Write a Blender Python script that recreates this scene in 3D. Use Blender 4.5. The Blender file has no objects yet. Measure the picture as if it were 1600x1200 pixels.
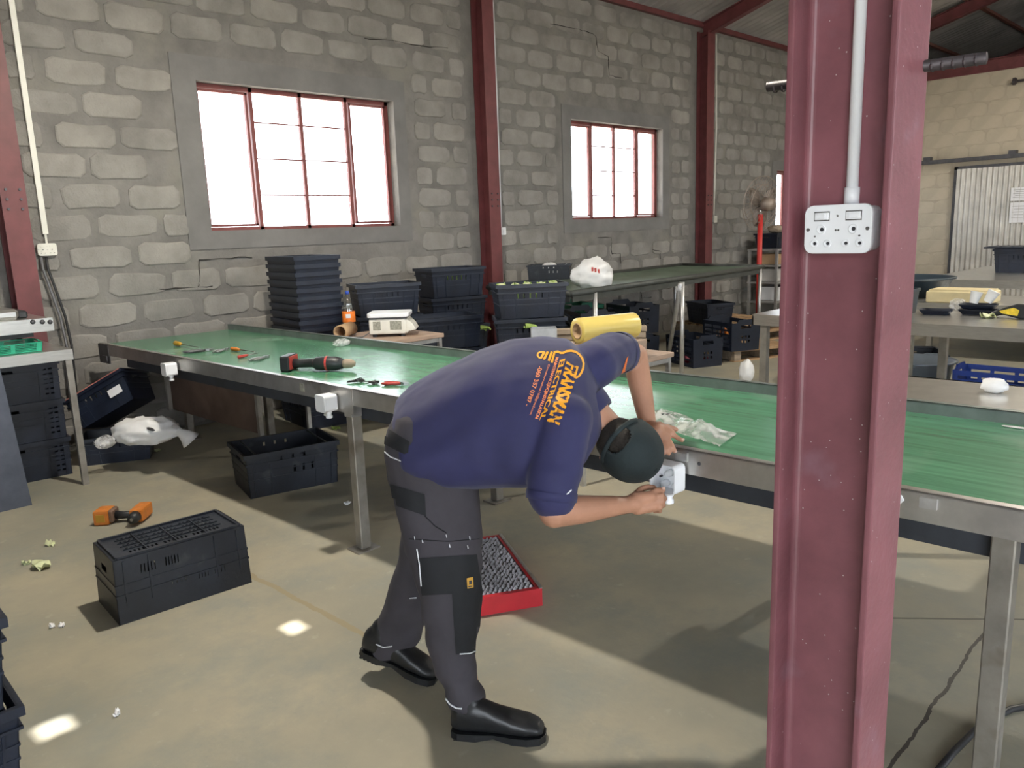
import bpy, bmesh, math, random
from mathutils import Vector, Matrix, noise
from mathutils.bvhtree import BVHTree
random.seed(7)
scene = bpy.context.scene
C = scene.collection
R_ = math.radians
# ------------------------------------------------------------------ camera (world: X along the window wall, Y towards it, Z up)
CAMH, FPX, PITCH, ROLL, YAW = 1.62, 1225.0, R_(11.08), R_(-2.06), R_(44.06)
_F = Vector((math.sin(YAW)*math.cos(PITCH), math.cos(YAW)*math.cos(PITCH), -math.sin(PITCH)))
_R0 = Vector((math.cos(YAW), -math.sin(YAW), 0)); _U0 = _R0.cross(_F)
_R = math.cos(ROLL)*_R0 + math.sin(ROLL)*_U0; _U = -math.sin(ROLL)*_R0 + math.cos(ROLL)*_U0
CAM = Vector((0, 0, CAMH))
cd = bpy.data.cameras.new('camera'); cam = bpy.data.objects.new('camera', cd); C.objects.link(cam)
cd.sensor_fit = 'HORIZONTAL'; cd.sensor_width = 36.0; cd.lens = FPX/1600*36; cd.clip_start = .05; cd.clip_end = 300
m3 = Matrix((_R, _U, -_F)).transposed(); cam.matrix_world = Matrix.Translation(CAM) @ m3.to_4x4()
scene.camera = cam
# ------------------------------------------------------------------ world, sun, exposure
w = bpy.data.worlds.new('sky'); scene.world = w; w.use_nodes = True
bg = w.node_tree.nodes['Background']; bg.inputs[0].default_value = (.86, .93, 1.0, 1); bg.inputs[1].default_value = 9.5
sd = bpy.data.lights.new('sun', 'SUN'); sun = bpy.data.objects.new('sun', sd); C.objects.link(sun)
sd.energy = 16.0; sd.angle = R_(.53); sd.color = (1, .93, .84)
SUND = Vector((-.16, .28, .95)).normalized()          # towards the sun
sun.rotation_euler = SUND.to_track_quat('Z', 'Y').to_euler()
vs = scene.view_settings
vs.view_transform = 'Standard'; vs.look = 'None'; vs.exposure = 0.12; vs.gamma = 1.0; vs.use_curve_mapping = False
LAMPS = [((2.15, 3.45, 3.85), 430), ((8.4, .95, 4.15), 420), ((13.2, 1.6, 4.3), 260)]
LAMPC = (1, .93, .80)

# ------------------------------------------------------------------ helpers: pixel -> direction -> point on a known surface
def ray(x, y): return _F*FPX + _R*(x-800) - _U*(y-600)
def G(x, y, z=0.0):
    d = ray(x, y); return CAM + d*((z-CAMH)/d.z)
def onY(x, y, Y):
    d = ray(x, y); return CAM + d*(Y/d.y)
def onX(x, y, X):
    d = ray(x, y); return CAM + d*(X/d.x)
FH = Vector((math.sin(YAW), math.cos(YAW), 0))
def PF(x, y, fd):
    d = ray(x, y); return CAM + d*(fd/d.dot(FH))
def proj(P):
    d = P-CAM; z = d.dot(_F); return (800+FPX*d.dot(_R)/z, 600-FPX*d.dot(_U)/z)

# ------------------------------------------------------------------ materials
MATS = {}
def lin(c):
    return tuple((v/255/12.92 if v/255 <= .04045 else ((v/255+.055)/1.055)**2.4) for v in c)
def mk(name, col, *a, world=False, **k):
    m = mk_(name, col, *a, **k)
    if world:
        nt = m.node_tree; g = nt.nodes.new('ShaderNodeNewGeometry'); mp = [n for n in nt.nodes if n.type == 'MAPPING'][0]; nt.links.new(g.outputs['Position'], mp.inputs[0])
    return m
def mk_(name, col, rough=.5, metal=0.0, var=.12, vs_=6.0, bump=0.0, bs=40.0, alpha=1.0, spec=.5, speck=None, stretch=None, trans=0.0, sheen=0.0, dirt=None):
    if name in MATS: return MATS[name]
    m = bpy.data.materials.new(name); m.use_nodes = True; nt = m.node_tree; N = nt.nodes; L = nt.links
    b = N['Principled BSDF']
    b.inputs['Roughness'].default_value = rough; b.inputs['Metallic'].default_value = metal
    b.inputs['Specular IOR Level'].default_value = spec
    if alpha < 1: b.inputs['Alpha'].default_value = alpha
    if trans: b.inputs['Transmission Weight'].default_value = trans
    if sheen: b.inputs['Sheen Weight'].default_value = sheen
    tc = N.new('ShaderNodeTexCoord'); mp = N.new('ShaderNodeMapping'); L.new(tc.outputs['Object'], mp.inputs[0])
    if stretch: mp.inputs['Scale'].default_value = stretch
    nz = N.new('ShaderNodeTexNoise'); nz.inputs['Scale'].default_value = vs_; nz.inputs['Detail'].default_value = 6; nz.inputs['Roughness'].default_value = .6
    L.new(mp.outputs[0], nz.inputs['Vector'])
    rp = N.new('ShaderNodeValToRGB'); L.new(nz.outputs[0], rp.inputs[0])
    c = Vector(col)
    lo = c*(1-var); hi = c*(1+var)
    rp.color_ramp.elements[0].position = .32; rp.color_ramp.elements[1].position = .68
    rp.color_ramp.elements[0].color = (*lo, 1); rp.color_ramp.elements[1].color = (*[min(v, 1) for v in hi], 1)
    out = rp.outputs[0]
    if dirt:                                  # dirt = (colour, noise scale, threshold)
        n2 = N.new('ShaderNodeTexNoise'); n2.inputs['Scale'].default_value = dirt[1]; n2.inputs['Detail'].default_value = 5
        L.new(tc.outputs['Object'], n2.inputs['Vector'])
        r2 = N.new('ShaderNodeValToRGB'); L.new(n2.outputs[0], r2.inputs[0])
        r2.color_ramp.elements[0].position = dirt[2]; r2.color_ramp.elements[1].position = min(1, dirt[2]+.14)
        mx = N.new('ShaderNodeMix'); mx.data_type = 'RGBA'; L.new(r2.outputs[0], mx.inputs[0]); L.new(out, mx.inputs[6]); mx.inputs[7].default_value = (*dirt[0], 1)
        out = mx.outputs[2]
    if speck:                                 # speck = (colour, scale, size)
        vo = N.new('ShaderNodeTexVoronoi'); vo.inputs['Scale'].default_value = speck[1]; L.new(tc.outputs['Object'], vo.inputs['Vector'])
        lt = N.new('ShaderNodeMath'); lt.operation = 'LESS_THAN'; lt.inputs[1].default_value = speck[2]; L.new(vo.outputs['Distance'], lt.inputs[0])
        sp = N.new('ShaderNodeSeparateColor'); L.new(vo.outputs['Color'], sp.inputs[0])
        g2 = N.new('ShaderNodeMath'); g2.operation = 'GREATER_THAN'; g2.inputs[1].default_value = .72; L.new(sp.outputs[0], g2.inputs[0])
        mu = N.new('ShaderNodeMath'); mu.operation = 'MULTIPLY'; L.new(lt.outputs[0], mu.inputs[0]); L.new(g2.outputs[0], mu.inputs[1])
        mx = N.new('ShaderNodeMix'); mx.data_type = 'RGBA'; L.new(mu.outputs[0], mx.inputs[0]); L.new(out, mx.inputs[6]); mx.inputs[7].default_value = (*speck[0], 1)
        out = mx.outputs[2]
    L.new(out, b.inputs['Base Color'])
    if bump:
        nb = N.new('ShaderNodeTexNoise'); nb.inputs['Scale'].default_value = bs; nb.inputs['Detail'].default_value = 5
        L.new(mp.outputs[0], nb.inputs['Vector'])
        bp = N.new('ShaderNodeBump'); bp.inputs['Strength'].default_value = bump; bp.inputs['Distance'].default_value = .01
        L.new(nb.outputs[0], bp.inputs['Height']); L.new(bp.outputs[0], b.inputs['Normal'])
    MATS[name] = m; return m
def emis(name, col, s):
    m = bpy.data.materials.new(name); m.use_nodes = True; b = m.node_tree.nodes['Principled BSDF']
    b.inputs['Emission Color'].default_value = (*col, 1); b.inputs['Emission Strength'].default_value = s; MATS[name] = m; return m
def thinglass(name, tint=(1, 1, 1), refl=.07, rough=.02):
    m = bpy.data.materials.new(name); m.use_nodes = True; nt = m.node_tree; N = nt.nodes; L = nt.links
    N.remove(N['Principled BSDF']); o = N['Material Output']
    t = N.new('ShaderNodeBsdfTransparent'); t.inputs[0].default_value = (*tint, 1)
    g = N.new('ShaderNodeBsdfGlossy'); g.inputs['Roughness'].default_value = rough
    mx = N.new('ShaderNodeMixShader'); mx.inputs[0].default_value = refl
    L.new(t.outputs[0], mx.inputs[1]); L.new(g.outputs[0], mx.inputs[2]); L.new(mx.outputs[0], o.inputs[0]); MATS[name] = m; return m

mk('block', (.262, .25, .232), .95, var=.24, vs_=2.6, bump=.6, bs=60, world=True)
mk('block_pale', (.292, .277, .255), .95, var=.22, vs_=2.6, bump=.6, bs=60, world=True)
mk('mortar', (.195, .186, .175), .97, var=.22, vs_=3.5, bump=.7, bs=35, dirt=((.235, .225, .20), 2.3, .55))
mk('plaster', (.19, .185, .18), .95, var=.14, vs_=3, bump=.35, bs=25)
mk('backwall', (.42, .365, .285), .92, var=.12, vs_=1.6, bump=.25, bs=30)
mk('backblock', (.44, .385, .30), .92, var=.10, vs_=3, bump=.25, bs=40)
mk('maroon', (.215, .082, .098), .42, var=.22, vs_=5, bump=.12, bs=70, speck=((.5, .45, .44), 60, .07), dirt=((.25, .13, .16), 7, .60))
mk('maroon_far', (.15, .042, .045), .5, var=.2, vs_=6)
mk('roofsheet', (.40, .385, .37), .45, .3, var=.25, vs_=1.5)
mk('purlin', (.30, .13, .10), .6, var=.2)
mk('steel', (.50, .49, .47), .36, .85, var=.14, vs_=9, bump=.05, bs=90, dirt=((.30, .27, .23), 6, .62))
mk('steel_green', (.22, .25, .24), .42, .6, var=.15, vs_=9)
mk('steel_leg', (.30, .28, .25), .45, .6, var=.2, vs_=9, dirt=((.17, .14, .11), 5, .58))
mk('steel_dark', (.10, .10, .11), .45, .6, var=.25, vs_=8)
mk('pan', (.035, .04, .05), .6, .2, var=.3, vs_=4)
mk('stainless', (.62, .61, .58), .28, .9, var=.08, vs_=12, stretch=(1, 1, 8))
mk('galv', (.55, .55, .55), .4, .8, var=.15, vs_=12)
mk('crate', (.009, .0135, .027), .42, var=.35, vs_=5, bump=.08, bs=60)
mk('crate_worn', (.014, .018, .028), .42, var=.4, vs_=4, bump=.1, bs=60, dirt=((.06, .065, .07), 9, .62))
mk('crate_green', (.01, .16, .085), .5, var=.2)
mk('crate_greenpale', (.02, .34, .20), .5, var=.2)
mk('crate_blue', (.018, .05, .27), .45, var=.2)
mk('white_plastic', (.86, .88, .91), .35, var=.03, vs_=5)
mk('cream_plastic', (.74, .73, .66), .4, var=.06, vs_=9)
mk('white_bag', (.80, .80, .80), .45, var=.05, vs_=8, bump=.35, bs=18)
mk('ink', (.03, .03, .035), .6)
mk('grime', (.30, .30, .25), .7, var=.4, vs_=60)
mk('cable', (.02, .02, .022), .5)
mk('grey_cable', (.16, .16, .17), .5)
mk('chrome', (.7, .7, .7), .2, 1.0, var=.03)
mk('wood', (.42, .27, .15), .75, var=.25, vs_=3, stretch=(1, 9, 9), bump=.2)
mk('wood_grey', (.34, .27, .20), .8, var=.25, vs_=4, stretch=(1, 9, 9), bump=.2)
mk('ply', (.40, .29, .22), .6, var=.15, vs_=4, stretch=(1, 6, 6))
mk('board', (.10, .065, .05), .8, var=.35, vs_=2.2, dirt=((.17, .11, .085), 2, .52))
mk('card', (.45, .30, .17), .8, var=.1)
mk('film', (.72, .56, .16), .28, var=.06, vs_=3)
mk('red', (.50, .02, .03), .4, var=.12)
mk('red_pole', (.55, .035, .03), .4, var=.1)
mk('orange', (.62, .20, .03), .5, var=.15, vs_=20)
mk('amber', (.55, .30, .03), .5, var=.2)
mk('leaf', (.42, .58, .16), .5, var=.3, vs_=12)
mk('leaf_pale', (.62, .66, .40), .55, var=.25, vs_=12)
mk('cabbage', (.36, .48, .10), .5, var=.3, vs_=14)
mk('skin', (.43, .22, .14), .5, var=.10, vs_=9, bump=.06, bs=120)
mk('nail', (.62, .42, .34), .3, var=.05)
mk('hair', (.022, .017, .013), .8, var=.4, vs_=90, bump=.5, bs=200)
mk('shirt', (.020, .021, .082), .8, var=.14, vs_=5, bump=.22, bs=9, sheen=.12)
mk('shirt_trim', (.75, .18, .04), .7)
mk('print', (.85, .38, .015), .6, var=.06)
mk('print_orange', (.85, .27, .10), .6, var=.06)
mk('trousers', (.044, .040, .049), .85, var=.16, vs_=6, bump=.25, bs=14)
mk('trousers_black', (.008, .009, .012), .8, var=.3, bump=.2, bs=30)
mk('piping', (.72, .74, .78), .4)
mk('boot', (.010, .011, .013), .38, var=.3, vs_=10, bump=.12, bs=60)
mk('cap', (.010, .018, .020), .85, var=.25, vs_=8, bump=.2, bs=90)
mk('tool_black', (.015, .017, .02), .45, var=.3)
mk('tool_red', (.45, .05, .04), .45)
mk('tool_grey', (.3, .3, .3), .35, .8)
mk('basin_grey', (.20, .23, .27), .4, var=.1)
mk('basin_black', (.025, .04, .055), .35, var=.1)
mk('beige', (.62, .52, .30), .6, var=.1)
mk('paper', (.75, .75, .77), .8, var=.04)
mk('blue', (.03, .08, .45), .4)
mk('bottle_label', (.85, .22, .03), .45, var=.15, vs_=20)
mk('screen_grey', (.05, .05, .05), .3)
mk('blade', (.20, .165, .14), .4, var=.1)
mk('cage', (.30, .24, .20), .5, .3)
mk('yellow', (.75, .55, .04), .45, var=.2, vs_=40)
mk('frame_red', (.20, .055, .05), .5, var=.2)
mk('gate', (.52, .50, .46), .42, .55, var=.2, vs_=3)
mk('concrete_out', (.62, .57, .50), .95, var=.1)
mk('rust_rod', (.07, .06, .065), .5, .5, var=.3, vs_=30)
mk('carton', (.50, .48, .46), .8, var=.1)
mk('tray_edge', (.06, .065, .06), .5, .2, var=.3)
mk('tarp', (.10, .14, .10), .6, var=.3, vs_=3)
mk('salmon', (.45, .16, .13), .5, var=.15)
mk('crack_dark', (.03, .027, .024), .95)
mk('red_onion', (.28, .04, .07), .4, var=.2)
mk('carrot', (.75, .22, .02), .5, var=.15)
mk('grime_brown', (.16, .10, .07), .6, var=.3, vs_=30)
mk('tread', (.40, .40, .43), .5, .5, var=.3, vs_=20)
mk('panel_grey', (.09, .10, .13), .5, .4, var=.2)
thinglass('pane_glass'); thinglass('clear_film', (.93, .94, .95), .22, .12); thinglass('pet', (.86, .90, .92), .16, .05)
def bagfilm():
    m = bpy.data.materials.new('bag_film'); m.use_nodes = True; nt = m.node_tree; N = nt.nodes; L = nt.links
    b = N['Principled BSDF']; b.inputs['Base Color'].default_value = (.82, .82, .82, 1); b.inputs['Roughness'].default_value = .22
    tr = N.new('ShaderNodeBsdfTransparent'); mx = N.new('ShaderNodeMixShader')
    nz = N.new('ShaderNodeTexNoise'); nz.inputs['Scale'].default_value = 16; tc = N.new('ShaderNodeTexCoord'); L.new(tc.outputs['Object'], nz.inputs['Vector'])
    rp = N.new('ShaderNodeValToRGB'); rp.color_ramp.elements[0].position = .4; rp.color_ramp.elements[1].position = .62
    rp.color_ramp.elements[0].color = (.22, .22, .22, 1); rp.color_ramp.elements[1].color = (.66, .66, .66, 1)
    L.new(nz.outputs[0], rp.inputs[0]); L.new(rp.outputs[0], mx.inputs[0]); L.new(tr.outputs[0], mx.inputs[1]); L.new(b.outputs[0], mx.inputs[2])
    L.new(mx.outputs[0], N['Material Output'].inputs[0]); MATS['bag_film'] = m
bagfilm()
def belt_mat():
    m = mk('belt', (.085, .25, .145), .22, var=.25, vs_=3.0, stretch=(9, .7, 1), bump=.05, bs=20, spec=.55, dirt=((.17, .33, .23), 2.2, .55))
belt_mat()
def floor_mat():
    m = bpy.data.materials.new('floor_concrete'); m.use_nodes = True; nt = m.node_tree; N = nt.nodes; L = nt.links
    b = N['Principled BSDF']; b.inputs['Roughness'].default_value = .62; b.inputs['Specular IOR Level'].default_value = .35
    tc = N.new('ShaderNodeTexCoord')
    def nz(s, d=6, r=.6):
        n = N.new('ShaderNodeTexNoise'); n.inputs['Scale'].default_value = s; n.inputs['Detail'].default_value = d; n.inputs['Roughness'].default_value = r
        L.new(tc.outputs['Object'], n.inputs['Vector']); return n.outputs[0]
    def ramp(i, a, bb, ca, cb):
        r = N.new('ShaderNodeValToRGB'); r.color_ramp.elements[0].position = a; r.color_ramp.elements[1].position = bb
        r.color_ramp.elements[0].color = (*ca, 1); r.color_ramp.elements[1].color = (*cb, 1); L.new(i, r.inputs[0]); return r.outputs[0]
    def mix(f, a, bcol):
        x = N.new('ShaderNodeMix'); x.data_type = 'RGBA'; L.new(f, x.inputs[0]); L.new(a, x.inputs[6])
        if isinstance(bcol, tuple): x.inputs[7].default_value = (*bcol, 1)
        else: L.new(bcol, x.inputs[7])
        return x.outputs[2]
    base = ramp(nz(1.3), .36, .66, (.285, .27, .215), (.385, .345, .255))
    base = mix(ramp(nz(1.9, 9, .72), .46, .66, (0, 0, 0), (.8, .8, .8)), base, (.245, .255, .225))
    base = mix(ramp(nz(14, 6), .62, .74, (0, 0, 0), (.5, .5, .5)), base, (.43, .40, .32))
    base = mix(ramp(nz(2.1, 9, .75), .66, .73, (0, 0, 0), (.55, .55, .55)), base, (.20, .18, .15))
    # saw-cut and crack lines: |n.p - c| with wobble
    sep = N.new('ShaderNodeSeparateXYZ'); L.new(tc.outputs['Object'], sep.inputs[0])
    wob = nz(5, 4)
    def line(P, Q, wdt, amp, col, seg=True):
        nonlocal base
        d = (Q-P).normalized(); n = Vector((-d.y, d.x, 0)); c = n.dot(P)
        def mth(op, a, bb):
            t = N.new('ShaderNodeMath'); t.operation = op
            for i, v in enumerate((a, bb)):
                if isinstance(v, (int, float)): t.inputs[i].default_value = v
                elif v is not None: L.new(v, t.inputs[i])
            return t.outputs[0]
        s = mth('ADD', mth('MULTIPLY', sep.outputs[0], n.x), mth('MULTIPLY', sep.outputs[1], n.y))
        s = mth('ADD', s, mth('MULTIPLY', mth('SUBTRACT', wob, .5), amp))
        s = mth('ABSOLUTE', mth('SUBTRACT', s, c), None)
        f = mth('LESS_THAN', s, wdt)
        if seg:
            al = mth('ADD', mth('MULTIPLY', sep.outputs[0], d.x), mth('MULTIPLY', sep.outputs[1], d.y))
            f = mth('MULTIPLY', f, mth('LESS_THAN', mth('ABSOLUTE', mth('SUBTRACT', al, d.dot(P+Q)/2), None), (Q-P).length/2+.15))
        base = mix(f, base, col)
    line(G(405, 905), G(590, 1003), .014, .06, (.30, .255, .165))
    line(G(1555, 962), G(1395, 1195), .006, .05, (.07, .06, .05))
    line(G(1395, 966), G(1600, 968), .006, .01, (.12, .11, .09))
    L.new(base, b.inputs['Base Color'])
    bp = N.new('ShaderNodeBump'); bp.inputs['Strength'].default_value = .15; bp.inputs['Distance'].default_value = .01; L.new(nz(30), bp.inputs['Height']); L.new(bp.outputs[0], b.inputs['Normal'])
    MATS['floor_concrete'] = m
floor_mat()

# ------------------------------------------------------------------ mesh helpers
class MB:
    def __init__(s): s.v = []; s.f = []
    def add(s, vs, fs):
        o = len(s.v); s.v += [Vector(p) for p in vs]; s.f += [tuple(i+o for i in f) for f in fs]; return s
    def box(s, c, d, rot=None):
        c = Vector(c); hx, hy, hz = d[0]/2, d[1]/2, d[2]/2
        P = [Vector((x, y, z)) for z in (-hz, hz) for y in (-hy, hy) for x in (-hx, hx)]
        if rot is not None: P = [rot @ p for p in P]
        return s.add([p+c for p in P], [(0, 2, 3, 1), (4, 5, 7, 6), (0, 1, 5, 4), (2, 6, 7, 3), (0, 4, 6, 2), (1, 3, 7, 5)])
    def lohi(s, a, b): return s.box([(a[i]+b[i])/2 for i in range(3)], [abs(b[i]-a[i]) for i in range(3)])
    def ring(s, rings, closed=True, cap=True):
        n = len(rings[0]); vs = [p for r in rings for p in r]; fs = []
        for i in range(len(rings)-1):
            for j in range(n if closed else n-1):
                k = (j+1) % n; fs.append((i*n+j, i*n+k, (i+1)*n+k, (i+1)*n+j))
        if cap: fs.append(tuple(reversed(range(n)))); fs.append(tuple((len(rings)-1)*n+j for j in range(n)))
        return s.add(vs, fs)
    def tube(s, pts, r, n=8, cap=True):
        pts = [Vector(p) for p in pts]; rs = r if isinstance(r, (list, tuple)) else [r]*len(pts)
        rings = []; a = None
        for i, p in enumerate(pts):
            d = (pts[min(i+1, len(pts)-1)] - pts[max(i-1, 0)]).normalized()
            if a is None: a = d.orthogonal().normalized()
            a = (a - d*a.dot(d)).normalized(); b = d.cross(a)
            rings.append([p + (a*math.cos(t)+b*math.sin(t))*rs[i] for t in [2*math.pi*k/n for k in range(n)]])
        return s.ring(rings, True, cap)
    def capsule(s, p, q, r0, r1, n=12, m=4):
        p = Vector(p); q = Vector(q); d = (q-p).normalized(); a = d.orthogonal().normalized(); b = d.cross(a); rings = []
        for i in range(m+1):
            t = -math.pi/2+.12 + (math.pi/2-.12)*i/m
            rings.append([p + d*math.sin(t)*r0 + (a*math.cos(u)+b*math.sin(u))*math.cos(t)*r0 for u in [2*math.pi*k/n for k in range(n)]])
        for i in range(m+1):
            t = (math.pi/2-.12)*i/m
            rings.append([q + d*math.sin(t)*r1 + (a*math.cos(u)+b*math.sin(u))*math.cos(t)*r1 for u in [2*math.pi*k/n for k in range(n)]])
        return s.ring(rings)
    def ell(s, c, ax, n=20, m=12):
        c = Vector(c); rings = []
        for i in range(m+1):
            t = -math.pi/2+.06 + (math.pi-.12)*i/m
            rings.append([c + ax[2]*math.sin(t) + (ax[0]*math.cos(u)+ax[1]*math.sin(u))*math.cos(t) for u in [2*math.pi*k/n for k in range(n)]])
        return s.ring(rings)
    def lathe(s, prof, n=20, c=(0, 0, 0), cap=True):
        c = Vector(c)
        return s.ring([[c+Vector((r*math.cos(2*math.pi*k/n), r*math.sin(2*math.pi*k/n), z)) for k in range(n)] for r, z in prof], True, cap)
    def prism(s, poly, mp, h0, h1):          # poly of 2-D points; mp(u, v, h) -> Vector
        n = len(poly); return s.add([mp(u, v, h0) for u, v in poly]+[mp(u, v, h1) for u, v in poly], [tuple(reversed(range(n))), tuple(range(n, 2*n))]+[(i, (i+1) % n, n+(i+1) % n, n+i) for i in range(n)])
    def panel(s, xs, zs, hole, mp):          # slab with real holes; mp(x, z, k) k=0 outer 1 inner; hole(xc, zc)
        nx, nz = len(xs)-1, len(zs)-1; idx = {}; base = len(s.v)
        def V(i, j, k):
            if (i, j, k) not in idx: idx[(i, j, k)] = len(s.v); s.v.append(mp(xs[i], zs[j], k))
            return idx[(i, j, k)]
        sol = [[not hole((xs[i]+xs[i+1])/2, (zs[j]+zs[j+1])/2) for j in range(nz)] for i in range(nx)]
        for i in range(nx):
            for j in range(nz):
                if not sol[i][j]: continue
                s.f.append((V(i, j, 0), V(i+1, j, 0), V(i+1, j+1, 0), V(i, j+1, 0))); s.f.append((V(i, j, 1), V(i, j+1, 1), V(i+1, j+1, 1), V(i+1, j, 1)))
                if i == 0 or not sol[i-1][j]: s.f.append((V(i, j, 0), V(i, j+1, 0), V(i, j+1, 1), V(i, j, 1)))
                if i == nx-1 or not sol[i+1][j]: s.f.append((V(i+1, j, 0), V(i+1, j, 1), V(i+1, j+1, 1), V(i+1, j+1, 0)))
                if j == 0 or not sol[i][j-1]: s.f.append((V(i, j, 0), V(i, j, 1), V(i+1, j, 1), V(i+1, j, 0)))
                if j == nz-1 or not sol[i][j+1]: s.f.append((V(i, j+1, 0), V(i+1, j+1, 0), V(i+1, j+1, 1), V(i, j+1, 1)))
        return s
    def mesh(s, name, mat=None, smooth=False, bevel=0, seg=1, merge=False):
        me = bpy.data.meshes.new(name); me.from_pydata([tuple(p) for p in s.v], [], s.f)
        if bevel or merge or True:
            bm = bmesh.new(); bm.from_mesh(me)
            if merge: bmesh.ops.remove_doubles(bm, verts=bm.verts, dist=1e-5)
            bmesh.ops.recalc_face_normals(bm, faces=bm.faces)
            if bevel: bmesh.ops.bevel(bm, geom=[e for e in bm.edges if len(e.link_faces) == 2 and e.calc_face_angle(0) > .5], offset=bevel, segments=seg, profile=.7, affect='EDGES', clamp_overlap=True)
            bm.to_mesh(me); bm.free()
        if smooth: me.shade_smooth() if smooth is True else None
        if mat: me.materials.append(MATS[mat])
        return me
    def build(s, name, mat, parent=None, smooth=False, bevel=0, seg=1, merge=False):
        return link(name, s.mesh(name, mat, smooth, bevel, seg, merge), parent)
def link(name, me, parent=None):
    o = bpy.data.objects.new(name, me); C.objects.link(o)
    if parent is not None: o.parent = parent
    return o
def tag(o, label, cat, group=None):
    o['label'] = label; o['category'] = cat
    if group: o['group'] = group
    return o
def struct(o, label=None):
    o['kind'] = 'structure'
    if label: o['label'] = label
    return o
def empty(name, loc=(0, 0, 0), rz=0.0):
    o = bpy.data.objects.new(name, None); C.objects.link(o); o.location = loc; o.rotation_euler = (0, 0, rz); o.empty_display_size = .1; return o
def thing(name, label, cat, loc=(0, 0, 0), rz=0.0, group=None): return tag(empty(name, loc, rz), label, cat, group)
def copy_tree(o, parent=None):
    c = o.copy(); C.objects.link(c); c.parent = parent
    for ch in list(o.children): copy_tree(ch, c)
    return c
def text_mesh(body, fit=None, bold=.0, align='LEFT'):
    cu = bpy.data.curves.new('lettering', 'FONT'); cu.body = body; cu.size = 1; cu.offset = bold; cu.resolution_u = 3
    ob = bpy.data.objects.new('lettering', cu); C.objects.link(ob)
    dg = bpy.context.evaluated_depsgraph_get(); me = bpy.data.meshes.new_from_object(ob.evaluated_get(dg))
    vs = [Vector((v.co.x, v.co.y, 0)) for v in me.vertices]; fs = [tuple(p.vertices) for p in me.polygons]
    bpy.data.objects.remove(ob); bpy.data.curves.remove(cu); bpy.data.meshes.remove(me)
    x0 = min(v.x for v in vs); x1 = max(v.x for v in vs); y0 = min(v.y for v in vs); y1 = max(v.y for v in vs)
    return [((v.x-x0)/(x1-x0), (v.y-y0)/(y1-y0)) for v in vs], fs, (x1-x0)/(y1-y0)
def flat_text(name, body, mat, parent, o, ux, uy, wd, ht=None, bold=0.0):     # flat lettering; o lower-left, ux/uy unit vectors
    vs, fs, asp = text_mesh(body, bold=bold); ht = ht or wd/asp
    return MB().add([Vector(o)+Vector(ux)*u*wd+Vector(uy)*v*ht for u, v in vs], fs).build(name, mat, parent)
def lerp(a, b, t): return a+(b-a)*t
# ================================================================== STRUCTURE
WY = 6.9; EAVE = 4.60; SL = .281
def roofz(Y): return EAVE + SL*(WY-Y) if Y > .45 else EAVE + SL*(WY-.45) - SL*(.45-Y)
XL, XR, XB, YO = -4.6, 21.0, 15.9, -6.0
struct(MB().lohi((XL, YO, -.15), (XR, WY+.2, 0)).build('floor', 'floor_concrete'))
struct(MB().lohi((-60, -70, -.4), (80, 70, -.16)).build('ground_outside', 'concrete_out'))
WINS = [(3.05, 5.11, 1.71, 2.975), (7.88, 9.89, 1.73, 2.985), (13.35, 15.2, 1.45, 2.5)]
COLS = [(1.44, 1.605), (6.24, 6.41), (10.77, 10.965), (15.5, 15.68)]
def in_win(x, z, mx=0, mz=0): return any(a-mx < x < b+mx and c-mz < z < d+mz for a, b, c, d in WINS)
xs = sorted({XL, XR} | {v for w_ in WINS for v in w_[:2]}); zs = sorted({-.1, 4.5} | {v for w_ in WINS for v in w_[2:]})
wall = struct(MB().panel(xs, zs, lambda x, z: in_win(x, z), lambda x, z, k: Vector((x, WY+.004+k*.2, z))).build('wall_left', 'mortar'))
# blocks: irregular rounded slabs standing a few millimetres proud of the smeared mortar
def block_mesh(seed, wd, ht, mat):
    rnd = random.Random(seed); pts = []
    base = [(-.5, -.32), (-.38, -.5), (0, -.5), (.38, -.5), (.5, -.32), (.5, .30), (.39, .5), (.05, .5), (-.37, .5), (-.5, .33)]
    for u, v in base: pts.append(((u+rnd.uniform(-.022, .022))*wd, (v+rnd.uniform(-.05, .05))*ht))
    n = len(pts); rings = [[Vector((u, 0.006, v)) for u, v in pts], [Vector((u*.985, -.004, v*.97)) for u, v in pts], [Vector((u*.93, -.009-rnd.uniform(0, .002), v*.88)) for u, v in pts]]
    mb = MB(); mb.ring(rings, True, False); mb.f.append(tuple(2*n+i for i in range(n)))
    return mb.mesh('block', mat)
CH, BP = .2347, .50
bm_full = [block_mesh(i, .445, .186, 'block_pale' if i % 3 == 0 else 'block') for i in range(9)]
bm_half = [block_mesh(50+i, .205, .184, 'block') for i in range(4)]
SUR = [(.21, .15, .20, .16), (.17, .17, .17, .17), (.15, .15, .15, .15)]  # plaster band: left, right, top, bottom
def blocked(x, z, hw):
    for (a, b, c, d), (l, r_, t, bo) in zip(WINS, SUR):
        if a-l-hw < x < b+r_+hw and c-bo-.08 < z < d+t+.08: return True
    return any(a-hw+.0 < x < b+hw for a, b in COLS)
cand = []
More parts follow.
